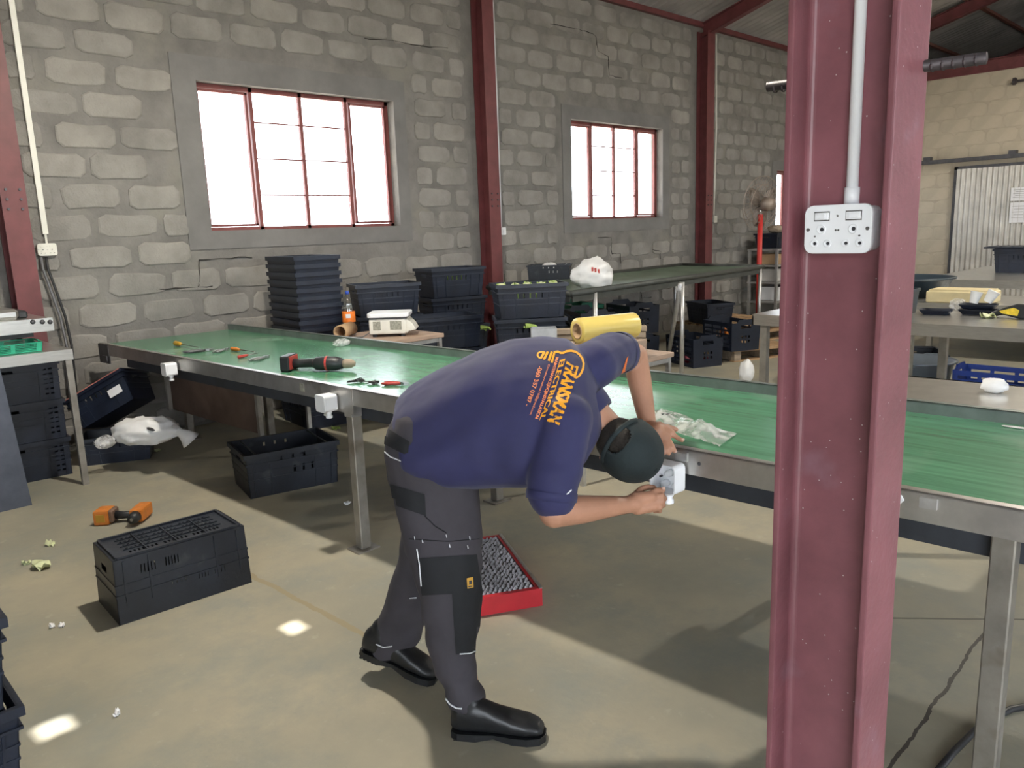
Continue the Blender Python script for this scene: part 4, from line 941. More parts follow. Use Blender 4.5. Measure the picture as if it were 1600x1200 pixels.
for k, (x, z, w_, h_, m) in enumerate(((-.5, .63, .4, .2, 'carton'), (.0, .63, .34, .12, 'paper'), (.45, .63, .36, .2, 'wood'), (-.45, .91, .5, .16, 'card'), (.2, .91, .5, .18, 'carton'), (-.4, .31, .5, .22, 'paper'), (.35, .31, .5, .25, 'board'))):
    o = tag(MB().box((0, 0, h_/2), (w_, .36, h_)).build('storage_box', m, bevel=.01), 'storage box on the rack behind the fan: %s' % ('grey, left middle shelf', 'white, centre middle shelf', 'wooden, right middle shelf', 'brown, left upper shelf', 'grey, right upper shelf', 'white, left bottom shelf', 'dark, right bottom shelf')[k], 'box'); o.location = (12.9+x, 6.42, z+.006)
    MB().box((0, 0, h_-.004), (w_+.012, .372, .02)).build('lid', m, o)
for k, P in enumerate(((12.45, 6.42, 1.425), (12.85, 6.42, 1.425))): crumple('cloth_bundle', ['brown crumpled bundle on the rack crate, left', 'dark crumpled bundle on the rack crate, right'][k], 'bundle', ['wood_grey', 'cable'][k], P, .14, .12, .07, 31+k, 10)
# ================================================================== RIGHT-HAND STAINLESS TABLES
def ss_table(lab, x0, x1, y0, y1, z, splash=0.0, shelf=0.0, legs=((.05, .05), (.95, .05), (.05, .95), (.95, .95))):
    t = thing('stainless_table', lab, 'table', ((x0+x1)/2, (y0+y1)/2, 0)); cx, cy = (x0+x1)/2, (y0+y1)/2
    MB().lohi((x0-cx, y0-cy, z-.012), (x1-cx, y1-cy, z)).build('table_top', 'stainless', t)
    ap = MB(); ap.lohi((x0-cx, y0-cy, z-.085), (x0-cx+.012, y1-cy, z-.012)); ap.lohi((x1-cx-.012, y0-cy, z-.085), (x1-cx, y1-cy, z-.012)); ap.lohi((x0-cx, y1-cy-.012, z-.085), (x1-cx, y1-cy, z-.012)); ap.build('apron', 'stainless', t)
    for u, v in legs: MB().box((lerp(x0, x1, u)-cx, lerp(y0, y1, v)-cy, (z-.012)/2), (.055, .055, z-.012)).build('leg', 'steel_leg', t)
    if splash: MB().lohi((x1-cx-.02, y0-cy, z), (x1-cx, y1-cy, z+splash)).build('splash_back', 'stainless', t)
    if shelf: MB().lohi((x0-cx+.05, y0-cy, shelf-.02), (x1-cx-.05, y1-cy, shelf)).build('lower_shelf', 'stainless', t)
    return t
SZ = .90
ss_table('stainless work table with black trays right of the foreground column', 5.70, 6.55, .2, 3.12, SZ, legs=((.06, .05), (.94, .05), (.06, .97), (.94, .97), (.06, .60), (.94, .60)))
ss_table('second stainless table in front of the corrugated gate', 9.75, 12.4, .8, 3.25, SZ, shelf=.35)
t3 = ss_table('narrow raised stainless bench between the two work tables', 7.3, 8.2, .6, 3.1, .88, splash=.0)
def on_t(px, py, z=SZ): return G(px, py, z)
P = on_t(1440, 489); bn = tag(empty('storage_bin', (6.20, 2.33, SZ)), 'black open bin on the stainless table beside the column', 'bin')
mb = MB(); o_ = rounded_rect(.34, .46, .03); i_ = rounded_rect(.33, .45, .028)
mb.ring([[Vector((u*.94, v*.94, .0)) for u, v in o_], [Vector((u, v, .165)) for u, v in o_], [Vector((u*1.03, v*1.03, .165)) for u, v in o_], [Vector((u*1.03, v*1.03, .185)) for u, v in o_], [Vector((u, v, .185)) for u, v in i_], [Vector((u*.94, v*.94, .006)) for u, v in i_]], True, True).build('body', 'basin_black', bn)
MB().lohi((-.10, -.12, .178), (.12, .20, .186)).build('cutting_board', 'beige', bn)
def foam_tray(P, lab, rz=0.0, s=1.0):
    t = tag(empty('food_tray', P, rz), lab, 'tray'); a, b = rounded_rect(.15*s, .21*s, .03), rounded_rect(.135*s, .195*s, .026); c = rounded_rect(.10*s, .16*s, .02)
    MB().ring([[Vector((u, v, 0)) for u, v in c], [Vector((u, v, .034)) for u, v in a], [Vector((u, v, .037)) for u, v in a], [Vector((u, v, .035)) for u, v in b], [Vector((u, v, .005)) for u, v in c]], True, True).build('shell', 'crate', t); return t
foam_tray(on_t(1463, 491), 'single black food tray on the stainless table', R_(10), 1.05)
P = on_t(1528, 491); foam_tray(P, 'lower of two stacked black food trays on the stainless table', 0, 1.15); foam_tray(P+Vector((0, 0, .0385)), 'upper of two stacked black food trays holding white cups', R_(5), 1.15)
for k in range(2):
    o = tag(MB().lathe([(.028, 0), (.04, .085), (.043, .087), (.038, .086), (.026, .004)], 16, cap=False).build('paper_cup', 'white_bag', smooth=True), ['upright white cup in the stacked black trays', 'tipped white cup in the stacked black trays'][k], 'cup'); o.location = P+Vector((0, .035-.09*k, .079+.012*k)); o.rotation_euler = (R_(10+15*k), R_(8), 0)
crumple('plastic_bag', 'clear crumpled bag between black bin and trays', 'bag', 'bag_film', on_t(1490, 489)+Vector((.15, .02, 0)), .045, .06, .05, 17, 12)
TG = thing('tape_gun', 'black and yellow tape dispenser on the stainless table', 'tape dispenser', on_t(1582, 497), R_(70))
MB().prism([(-.10, 0), (-.06, -.0), (.06, .02), (.13, .0), (.13, .03), (.05, .07), (-.03, .10), (-.09, .10), (-.12, .06)], lambda u, v, h: Vector((u, h, v)), -.025, .025).build('frame', 'tool_black', TG, bevel=.008)
MB().prism([(-.05, .02), (.06, .03), (.08, .045), (-.02, .075), (-.06, .06)], lambda u, v, h: Vector((u, h, v)), -.028, .028).build('yellow_grip', 'yellow', TG)
o = tag(lettuce(MB(), (0, 0, 0), .12, 44).build('leaf_scrap', 'leaf_pale', smooth=True), 'pale green leaf scraps beside the tape dispenser', 'leaf'); o.location = on_t(1541, 497)
bs = tag(empty('wash_basin', (7.92, 2.74, .88)), 'large black round basin behind the stainless table', 'basin')
MB().lathe([(.30, 0), (.39, .16), (.415, .16), (.42, .175), (.405, .178), (.38, .165), (.29, .012)], 36).build('bowl', 'basin_black', bs, True)
o = tag(MB().box((0, 0, .05), (.3, .5, .10)).build('beige_tray', 'beige', bevel=.01), 'shallow beige lidded tray right of the large black basin', 'tray'); o.location = (7.47, 2.12, .881)
MB().lohi((-.13, -.23, .10), (.13, .23, .112)).build('lid', 'beige', o)
o = put(NEST, (11.2, 2.52, SZ), R_(90), 'black crate with a loose lid on the second stainless table')
LD = MB().box((0, 0, .012), (.72, .50, .02)).build('lid', 'crate', o, bevel=.004); LD.location = (.05, 0, .294); LD.rotation_euler = (0, 0, .05)
for k in range(6): MB().box((-.3+.12*k, 0, .024), (.012, .44, .006)).build('lid_rib', 'crate', LD)
P = G(1518, 598, .18); sb2 = put(SLATB, Vector((7.45, 1.80, .0)), R_(90), 'blue slatted crate behind the stainless ledge at the right edge'); sb2.scale = (1.2, 1.1, 1.15)
gb = tag(empty('wash_basin', (7.70, 2.52, 0)), 'grey round basin behind the ledge next to the blue crate', 'basin')
MB().lathe([(.24, 0), (.30, .30), (.325, .30), (.33, .315), (.31, .318), (.292, .305), (.232, .01)], 36).build('bowl', 'basin_grey', gb, True)
for s in (-1, 1): MB().tube([(s*.31, -.07, .30), (s*.38, -.05, .31), (s*.38, .05, .31), (s*.31, .07, .30)], .010, 8).build('handle', 'basin_grey', gb, True)
o = put(STK, Vector((8.35, 2.75, 0)), R_(30), 'black crate behind the grey basin')
crumple('plastic_scrap', 'crumpled white plastic on the stainless ledge at the right', 'plastic', 'white_bag', G(1553, 613, .90), .036, .05, .032, 21, 10)
crumple('plastic_strip', 'thin white plastic strip on the green belt at the right edge', 'plastic', 'white_bag', G(1590, 669, .859), .012, .05, .003, 23, 8)
# ================================================================== TOOLS ON THE BELT
BZ = .859
def screwdriver(pa, pb, lab, hm, r=.014):
    A, B = G(*pa, BZ), G(*pb, BZ); d = (B-A).normalized(); L = (B-A).length; t = tag(empty('screwdriver', A+Vector((0, 0, r+.001))), lab, 'screwdriver')
    h = min(.11, L*.48)
    mb = MB(); mb.tube([d*0, d*.006, d*h*.25, d*h*.6, d*h*.85, d*h], [r*.6, r, r*.95, r, r*.7, r*.5], 10); mb.build('handle', hm, t, True)
    MB().tube([d*h, d*L], .0035, 8).build('shaft', 'tool_grey', t, True); return t
screwdriver((274, 540), (312, 547), 'yellow handled screwdriver at the left end of the belt', 'amber', .018)
screwdriver((362, 548), (398, 553), 'orange handled screwdriver on the belt', 'orange')
screwdriver((372, 561), (404, 554), 'red handled screwdriver on the belt, nearest the rail', 'tool_red', .011)
def pliers(p, rz, lab, hm, s=1.0):
    t = tag(empty('pliers', G(*p, BZ), rz), lab, 'pliers')
    for q in (-1, 1):
        MB().tube([(0, 0, .010), (-.04*s, q*.016*s, .010), (-.11*s, q*.028*s, .010), (-.15*s, q*.02*s, .010)], [.006, .008, .008, .006], 8).build('handle', hm, t, True)
        MB().prism([(-.01, 0), (.02, q*.014), (.055, q*.003), (.055, 0)], lambda u, v, h: Vector((u*s, v*s, h)), .004, .017).build('jaw', 'tool_grey', t)
    MB().lathe([(.008, .002), (.008, .019)], 10).build('pivot', 'tool_grey', t); return t
pliers((322, 549), R_(-10), 'blue grey pliers next to the yellow screwdriver', 'steel_dark', 1.0)
pliers((352, 548), R_(30), 'small steel pliers on the belt', 'tool_grey', .8)
pliers((414, 560), R_(25), 'grey side cutters beside the red screwdriver', 'tool_grey', .9)
# cordless drill lying on the belt
P = G(470, 580, BZ); q = G(543, 579, BZ); d = (q-P).normalized(); DR = thing('cordless_drill', 'black cordless drill with red marks lying on the belt', 'drill', P, math.atan2(d.y, d.x)); DR.scale = (1, 1.35, 1.3)
mb = MB(); mb.tube([(.08, 0, .034), (.10, 0, .034), (.17, 0, .034), (.22, 0, .033), (.26, 0, .031)], [.018, .030, .033, .031, .022], 14); mb.build('motor_body', 'tool_black', DR, True)
MB().tube([(.26, 0, .031), (.275, 0, .031), (.31, 0, .031), (.33, 0, .031)], [.018, .021, .019, .010], 12).build('chuck', 'wood_grey', DR, True)
MB().tube([(.12, .01, .034), (.05, .03, .032), (-.02, .035, .03), (-.06, .03, .03)], [.024, .021, .020, .024], 10).build('grip', 'tool_black', DR, True)
MB().box((-.085, .03, .036), (.055, .11, .07)).build('battery', 'tool_black', DR, bevel=.006)
MB().box((-.056, .03, .038), (.006, .09, .058)).build('battery_trim', 'tool_red', DR)
MB().lathe([(.034, -.006), (.034, .006)], 14, cap=False).build('red_badge', 'tool_red', DR).matrix_basis = Matrix.Translation((.165, 0, .034)) @ Matrix.Rotation(R_(90), 4, 'Y')
def wire_bits(p, lab, seed, n=6, s=.05):
    rnd = random.Random(seed); mb = MB()
    for _ in range(n):
        pts = [Vector((rnd.uniform(-s, s), rnd.uniform(-s, s), .004+rnd.uniform(0, .012))) for _ in range(4)]; mb.tube(pts, .003, 5)
    o = tag(mb.build('wire_offcut', 'cable'), lab, 'wire'); o.location = G(*p, BZ); 
    return o
wire_bits((560, 598), 'dark wire offcuts near the rail left of the worker', 3)
o = wire_bits((584, 600), 'tangle of dark wire in the bright belt glare', 5, 8, .028)
pliers((628, 602), R_(-60), 'red tipped cutters in the bright belt glare beside the worker', 'tool_red', .7)
# clear bag by the hand: crumpled sheet lying on the belt
n1, n2 = 26, 12; mb = MB(); qd = [(1012, 656), (1049, 641), (1153, 676), (1124, 699)]
qa = [(1013, 660), (1150, 695)]
for i in range(n1+1):
    for j in range(n2+1):
        u, v = i/n1, j/n2
        tp = Vector((lerp(1022, 1152, u), lerp(646, 676, u)+(-8*math.sin(math.pi*min(1, u*1.9)) if u < .5 else 3), 0)); bt = Vector((lerp(1016, 1124, u), lerp(664, 699, u), 0)); pp = tp.lerp(bt, v)
        P = G(pp.x, pp.y, BZ); hgt = .004+.045*math.exp(-((u-.62)/.22)**2)*math.sin(math.pi*v)+.035*math.exp(-((u-.12)/.15)**2)*math.sin(math.pi*v); hgt *= .75+.6*abs(noise.noise(Vector((u*9, v*5, 2)))); hgt += .010*abs(noise.noise(Vector((u*20, v*12, 7))))
        P.z += hgt; mb.v.append(P)
o0 = G(1080, 680, BZ); mb.v = [p-o0 for p in mb.v]
mb.f = [(i*(n2+1)+j, (i+1)*(n2+1)+j, (i+1)*(n2+1)+j+1, i*(n2+1)+j+1) for i in range(n1) for j in range(n2)]
o = tag(mb.build('plastic_bag', 'bag_film', smooth=True), 'clear plastic bag lying on the belt beside the left hand', 'bag'); o.location = o0
for k, (du, dv) in enumerate(((0, 0), (.012, .02), (.03, .012))):
    P = G(1027+8*k, 655+5*(k > 0), BZ)-o0; MB().box((P.x, P.y, .034), (.014, .010, .002)).build('print_mark', 'ink', o)
# ================================================================== FLOOR THINGS
fd_ = thing('cordless_drill', 'orange cordless drill lying on the floor', 'drill', G(196, 815), math.atan2(G(236, 812).y-G(157, 816).y, G(236, 812).x-G(157, 816).x))
MB().box((-.115, 0, .045), (.085, .115, .085)).build('battery', 'orange', fd_, bevel=.012, seg=2)
MB().box((-.115, -.058, .045), (.05, .004, .045)).build('battery_panel', 'amber', fd_)
MB().box((-.063, 0, .05), (.03, .09, .075)).build('battery_foot', 'grime_brown', fd_, bevel=.008)
MB().tube([(-.05, 0, .045), (.0, 0, .042), (.06, 0, .045)], [.026, .021, .024], 12).build('grip', 'tool_black', fd_, True)
MB().box((.09, .02, .05), (.075, .16, .075)).build('motor_body', 'orange', fd_, bevel=.016, seg=2)
MB().tube([(.09, -.055, .05), (.09, -.085, .05), (.09, -.115, .05)], [.034, .033, .026], 16).build('chuck', 'tool_black', fd_, True)
MB().tube([(.09, -.10, .05), (.09, -.118, .05)], .010, 10).build('chuck_bore', 'tool_grey', fd_)
# red step with expanded metal tread
A, B, Dn = G(847, 918, .085), G(755, 940, .085), G(797, 832, .085)
ux = (A-B).normalized(); uy = (Vector((-ux.y, ux.x, 0))*.35+(Dn-A).normalized()*.65); uy.z = 0; uy.normalize(); ux = Vector((uy.y, -uy.x, 0)); Ls = (Dn-A).length; Ws = .34
stp = tag(empty('step_platform', Vector((A.x, A.y, 0))), 'low red step with grey mesh tread behind the worker', 'step')
def sp_(x, y, z): return ux*x+uy*y+Vector((0, 0, z))
fr = []
for (x0, y0, x1, y1) in ((-Ws, 0, 0, .025), (-Ws, Ls-.025, 0, Ls), (-.025, .025, 0, Ls-.025), (-Ws, .025, -Ws+.025, Ls-.025)):
    MB().prism([(x0, y0), (x1, y0), (x1, y1), (x0, y1)], lambda u, v, h: sp_(u, v, h), 0, .082).build('side_rail', 'red', stp)
mb = MB()
for j in range(34):
    for i in range(13):
        x = -Ws+.035+i*.024+(.012 if j % 2 else 0); y = .03+j*.0185
        if x > -.03 or y > Ls-.03: continue
        rj = random.Random(j*31+i); x += rj.uniform(-.005, .005); y += rj.uniform(-.004, .004)
        pts = [(x-.010, y-.003), (x-.002, y+.006), (x+.010, y+.003), (x+.002, y-.006)]
        mb.ring([[sp_(u, v, .078) for u, v in pts], [sp_(x+(u-x)*.5, y+(v-y)*.5, .091) for u, v in pts]], True, False)
g = mb.build('mesh_tread', 'tread', stp); g['kind'] = 'stuff'
MB().prism([(-Ws+.02, .02), (-.02, .02), (-.02, Ls-.02), (-Ws+.02, Ls-.02)], lambda u, v, h: sp_(u, v, h), .070, .0785).build('tread_plate', 'steel_dark', stp)
MB().prism([(-.012, 0), (.003, 0), (.003, Ls), (-.012, Ls)], lambda u, v, h: sp_(u, v, h), .08, .086).build('edge_strip', 'steel', stp)
cab = thing('cabbage', 'round green cabbage on the floor behind the conveyor leg', 'cabbage', G(567, 653)+Vector((0, 0, 0)))
MB().ell((0, 0, .075), (Vector((.08, 0, 0)), Vector((0, .08, 0)), Vector((0, 0, .078))), 18, 10).build('head', 'cabbage', cab, True)
lettuce(MB(), (0, -.03, .03), .2, 9).build('outer_leaf', 'leaf', cab, True)
for k, (px, py, s, m, lab) in enumerate(((64, 887, .13, 'leaf_pale', 'largest pale lettuce scrap on the floor at the left'), (40, 882, .05, 'leaf_pale', 'small pale lettuce scrap beside the largest one'), (80, 852, .06, 'leaf_pale', 'single pale leaf scrap further from the edge'), (524, 672, .09, 'leaf', 'yellow green leaf scrap behind the conveyor leg'), (908, 744, .07, 'white_bag', 'white paper scrap on the floor behind the worker'), (246, 706, .06, 'leaf_pale', 'pale scrap below the white bag'), (82, 980, .03, 'white_bag', 'white crumb left of two, near the left stack'), (97, 979, .03, 'white_bag', 'white crumb right of two, near the left stack'), (183, 1118, .03, 'white_bag', 'white crumb on the floor crack'), (543, 788, .045, 'white_bag', 'white paper scrap in the conveyor shadow'))):
    o = tag(lettuce(MB(), (0, 0, 0), s, 60+k).build('leaf_scrap' if 'leaf' in m else 'paper_scrap', m, smooth=True), lab, 'scrap'); o.location = G(px, py)+Vector((0, 0, .001))
tag(MB().tube([G(1465, 1205, .008), G(1490, 1175, .008), G(1520, 1145, .008), G(1545, 1125, .01), G(1580, 1108, .008), G(1640, 1098, .008)], .011, 8).build('floor_cable', 'cable', smooth=True), 'black cable curling on the floor at the lower right', 'cable')
# sachet of white bag tail at the left
wbg = crumple('shopping_bag', 'white carrier bag spilling from the crate at the left', 'bag', 'white_bag', PF(230, 692, 5.52), .235, .13, .105, 14, 20, R_(-46))
MB().tube([(.2, 0, .09), (.26, -.01, .07), (.30, -.02, .05), (.33, -.01, .01)], [.05, .03, .05, .075], 10).build('knot_tail', 'white_bag', wbg, True)
MB().ell((.10, -.118, .13), (Vector((.03, 0, -.01)), Vector((0, .012, 0)), Vector((0, 0, .012))), 10, 5).build('handle_hole', 'cable', wbg)
crumple('plastic_bag', 'clear crumpled bag tucked under the tilted crate', 'bag', 'bag_film', PF(165, 700, 5.42), .07, .05, .05, 15, 12)
# ================================================================== LEFT STEEL TABLE AND MACHINE
LTB = thing('steel_table', 'steel table with a thin leg at the left picture edge', 'table', (.8, 6.1, 0))
ex, ey = 1.49, 5.806
def tb_(mb, nm, mat, **k): o = mb.build(nm, mat, LTB, **k); o.location = (-.8, -6.1, 0); return o
tb_(MB().lohi((-.6, ey-.01, .925), (ex+.03, 6.69, .945)), 'table_top', 'stainless')
tb_(MB().lohi((-.6, ey-.014, .875), (ex+.03, ey-.01, .945)), 'front_apron', 'stainless'); tb_(MB().lohi((ex+.026, ey-.01, .875), (ex+.03, 6.69, .945)), 'end_apron', 'stainless')
for x, y in ((ex, ey+.012), (ex, 6.66), (-.5, ey+.012), (-.5, 6.66)): tb_(MB().lohi((x-.02, y-.02, 0), (x+.02, y+.02, .925)), 'leg', 'steel_leg')
MC = thing('steel_machine', 'steel machine frame with three bolts on the left table', 'machine', (.6, 6.2, .945))
a0 = onY(84, 508, 5.95); hgt = a0.z
def mc(mb, nm, mat, **k): o = mb.build(nm, mat, MC, **k); o.location = (-.6, -6.2, -.945); return o
zb, zt_ = onY(60, 519, 5.95).z, onY(60, 498, 5.95).z
mc(MB().lohi((-.4, 5.95, zb), (a0.x, 5.97, zt_)), 'front_beam', 'stainless'); mc(MB().lohi((-.4, 5.97, zt_-.012), (a0.x-.02, 6.55, zt_)), 'top_plate', 'stainless')
for px in (51, 66, 78): P = onY(px, 503, 5.95); mc(MB().ell((P.x, 5.945, P.z), (Vector((.016, 0, 0)), Vector((0, .012, 0)), Vector((0, 0, .016))), 10, 6), 'bolt_head', 'steel_dark', smooth=True)
P = onY(26, 482, 6.1); mc(MB().lohi((-.3, 6.05, zt_), (P.x, 6.45, P.z)), 'hopper_tray', 'stainless', bevel=.02); mc(MB().lohi((P.x, 6.1, zt_), (P.x+.06, 6.4, zt_+.05)), 'motor_block', 'tool_black', bevel=.01)
for x in (-.2, .7): mc(MB().lohi((x-.03, 6.0, .945), (x+.03, 6.06, zb+.01)), 'support_foot', 'tool_black')
mc(MB().lohi((a0.x-.5, 5.98, zb-.03), (a0.x-.12, 6.0, zb)), 'rubber_skirt', 'cable')
gc = put(SLATP, (1.12, 6.02, .947), R_(0), 'flat bright green crate on the left steel table'); gc.scale = (1.0, .9, .22)
g2 = put(SLATP, cl+Vector((-.02, .05, .842)), R_(-3), 'bright green crate wedged below the left table top'); g2.scale = (.95, .9, .26)
pn = tag(empty('metal_panel', onY(12, 665, 5.62).xy.to_3d()), 'grey metal panel with a hole standing at the left picture edge', 'panel')
A, B = onY(30, 662, 5.62), onY(12, 546, 5.62)
mb = MB(); hole = Vector((A.x-.13, 0, .52)); xs_ = [A.x-.9, A.x-.165, A.x-.095, A.x+.0]; zs_ = [0, .49, .55, B.z]
mb.panel(xs_, zs_, lambda x, z: A.x-.165 < x < A.x-.095 and .49 < z < .55, lambda x, z, k: Vector((x-pn.location.x-.06*z, k*.012, z))).build('sheet', 'panel_grey', pn)
MB().lohi((A.x-.9-pn.location.x, .012, .0), (A.x-pn.location.x-.02, .08, .015)).build('foot', 'panel_grey', pn)
# ================================================================== THE WORKER
UU = _R0.copy(); VV = Vector((0, 0, 1)); DD = FH.copy()          # person frame: right in view, up, away
def remeshed(mb, voxel, smooth_it, name, mat, parent=None, fac=.5):
    me = bpy.data.meshes.new('tmp'); me.from_pydata([tuple(p) for p in mb.v], [], mb.f)
    bm = bmesh.new(); bm.from_mesh(me); bmesh.ops.recalc_face_normals(bm, faces=bm.faces); bm.to_mesh(me); bm.free()
    ob = bpy.data.objects.new('tmp', me); C.objects.link(ob)
    m = ob.modifiers.new('r', 'REMESH'); m.mode = 'VOXEL'; m.voxel_size = voxel
    if smooth_it: s = ob.modifiers.new('s', 'SMOOTH'); s.iterations = smooth_it; s.factor = fac
    dg = bpy.context.evaluated_depsgraph_get(); out = bpy.data.meshes.new_from_object(ob.evaluated_get(dg)); out.name = name
    bpy.data.objects.remove(ob); bpy.data.meshes.remove(me)
    out.materials.clear(); out.materials.append(MATS[mat]); out.shade_smooth()
    return link(name, out, parent)
def ringA(c, a, b, n=22, pw=1.0):
    r = []
    for k in range(n):
        t = 2*math.pi*k/n; ca, sa = math.cos(t), math.sin(t)
        r.append(c + a*(math.copysign(abs(ca)**pw, ca)) + b*(math.copysign(abs(sa)**pw, sa)))
    return r
def bvh(o): return BVHTree.FromPolygons([v.co.copy() for v in o.data.vertices], [tuple(p.vertices) for p in o.data.polygons])
# ---- body (skin): head, neck, trunk, arms, hands, legs as one surface
B_ = MB()
HC = PF(977, 697, 2.42)                                          # head centre
cr_ = (UU*.60-VV*.42-DD*.66).normalized()                          # crown direction
fc_ = (UU*.42-VV*.50+DD*.74); fc_ = (fc_-cr_*fc_.dot(cr_)).normalized()   # face direction
sd_ = cr_.cross(fc_).normalized()
B_.ell(HC, (sd_*.077, fc_*.098, cr_*.112), 24, 16)
B_.ell(HC+fc_*.030-cr_*.055, (sd_*.058, fc_*.068, cr_*.062), 16, 10)   # jaw
B_.capsule(HC+fc_*.095+cr_*.0, HC+fc_*.112-cr_*.035, .009, .014)       # nose
for s in (-1, 1):
    B_.ell(HC+sd_*s*.079-cr_*.015-fc_*.005, (sd_*.010, fc_*.018, cr_*.031), 10, 6)   # ears
    B_.ell(HC+fc_*.086+sd_*s*.032+cr_*.0, (sd_*.014, fc_*.008, cr_*.008), 8, 5)      # brow / eye
B_.ell(HC+fc_*.098-cr_*.062, (sd_*.024, fc_*.008, cr_*.008), 8, 5)                   # mouth
NB = PF(918, 642, 2.47)
B_.capsule(NB, HC-cr_*.06-fc_*.02, .062, .058)
PV, WA, CH_ = PF(672, 700, 2.47), PF(740, 655, 2.47), PF(860, 632, 2.46)
B_.capsule(PV, WA, .125, .12); B_.capsule(WA, CH_, .12, .13); B_.capsule(CH_, NB, .12, .07)
RS, LS = PF(880, 652, 2.33), PF(938, 560, 2.60)
B_.capsule(CH_, RS, .09, .065); B_.capsule(CH_, LS, .09, .065)
RE, RW = PF(866, 800, 2.235), PF(977, 789, 2.43)
B_.capsule(RS, RE, .056, .048, 16); RM = RE.lerp(RW, .35); B_.capsule(RE, RM, .047, .045, 16); B_.capsule(RM, RW, .045, .029, 16)
LE, LW = PF(992, 556, 2.80), PF(1013, 668, 2.66)
B_.capsule(LS, LE, .056, .046, 16); LM = LE.lerp(LW, .35); B_.capsule(LE, LM, .046, .043, 16); B_.capsule(LM, LW, .043, .029, 16)
# legs inside the trousers
RH, RK_, RA = PF(690, 750, 2.40), PF(702, 905, 2.36), PF(732, 1085, 2.36)
LH, LK, LA = PF(665, 745, 2.55), PF(652, 880, 2.63), PF(615, 1010, 2.70)
for h, k, a in ((RH, RK_, RA), (LH, LK, LA)): B_.capsule(PV, h, .11, .085); B_.capsule(h, k, .082, .055); B_.capsule(k, a, .053, .038)
# right hand: pinching the box terminal
def finger(pts, r0, r1):
    for i in range(len(pts)-1): B_.capsule(pts[i], pts[i+1], lerp(r0, r1, i/(len(pts)-1)), lerp(r0, r1, (i+1)/(len(pts)-1)), 10, 3)
RP = PF(1006, 783, 2.475)
B_.capsule(RW, PF(990, 787, 2.45), .029, .031); B_.capsule(PF(992, 781, 2.455), PF(1016, 777, 2.48), .026, .022); B_.capsule(PF(995, 794, 2.45), PF(1020, 791, 2.475), .023, .020)
finger([PF(1016, 772, 2.48), PF(1024, 766, 2.50), PF(1031, 765, 2.505), PF(1037, 765, 2.50)], .0105, .0085)       # index
finger([PF(1020, 777, 2.478), PF(1034, 774, 2.485), PF(1039, 779, 2.50), PF(1031, 783, 2.51)], .0105, .0085)      # middle
finger([PF(1022, 785, 2.476), PF(1035, 784, 2.48), PF(1037, 790, 2.495), PF(1028, 791, 2.505)], .0100, .0082)     # ring
finger([PF(1020, 794, 2.472), PF(1031, 794, 2.475), PF(1031, 799, 2.49), PF(1023, 799, 2.50)], .0092, .0075)      # little
finger([PF(992, 774, 2.475), PF(1002, 764, 2.515), PF(1012, 761, 2.53), PF(1022, 762, 2.525)], .0125, .0095)      # thumb
# left hand spread on the rail edge
hz_ = .885
B_.capsule(LW, PF(1026, 672, 2.607), .028, .027); B_.capsule(PF(1022, 676, 2.602), PF(1040, 684, 2.592), .022, .019); B_.capsule(PF(1030, 668, 2.622), PF(1047, 677, 2.612), .022, .018)
finger([PF(1045, 676, 2.612), PF(1053, 680, 2.607), PF(1060, 685, 2.597), PF(1066, 688, 2.587)], .0105, .0082)      # thumb side finger
finger([PF(1041, 683, 2.597), PF(1047, 691, 2.577), PF(1051, 698, 2.567), PF(1054, 705, 2.567)], .0105, .0085)
finger([PF(1035, 686, 2.590), PF(1040, 695, 2.567), PF(1043, 702, 2.557), PF(1045, 709, 2.557)], .0105, .0085)
finger([PF(1029, 687, 2.582), PF(1032, 697, 2.562), PF(1034, 704, 2.552), PF(1036, 710, 2.550)], .0098, .0080)
finger([PF(1034, 666, 2.632), PF(1046, 668, 2.642), PF(1056, 671, 2.642)], .0120, .0095)
person = remeshed(B_, .0045, 4, 'person', 'skin')
tag(person, 'worker in navy polo shirt and black cap bending over the conveyor', 'person')
for P, n_ in ((PF(1036.5, 762.5, 2.488), 0), (PF(1067, 687, 2.584), 0), (PF(1055, 705.5, 2.564), 0)):
    MB().ell(P, (UU*.0065, VV*.0055, DD*.0030), 10, 6).build('fingernail', 'nail', person, True)
for s in (-1, 1): MB().ell(HC+fc_*.0905+sd_*s*.032-cr_*.004, (sd_*.010, fc_*.006, cr_*.006), 10, 6).build('eye', 'white_plastic', person, True)
hr = MB(); hr.ell(HC+cr_*.002-fc_*.004, (sd_*.0800, fc_*.101, cr_*.114), 32, 24)
hair = hr.build('hair', 'hair', person, True)
bm = bmesh.new(); bm.from_mesh(hair.data)
bmesh.ops.delete(bm, geom=[v for v in bm.verts if (v.co-HC).dot(cr_) < -.055+.5*max(0, (v.co-HC).dot(fc_)+.03)], context='VERTS'); bm.to_mesh(hair.data); bm.free()
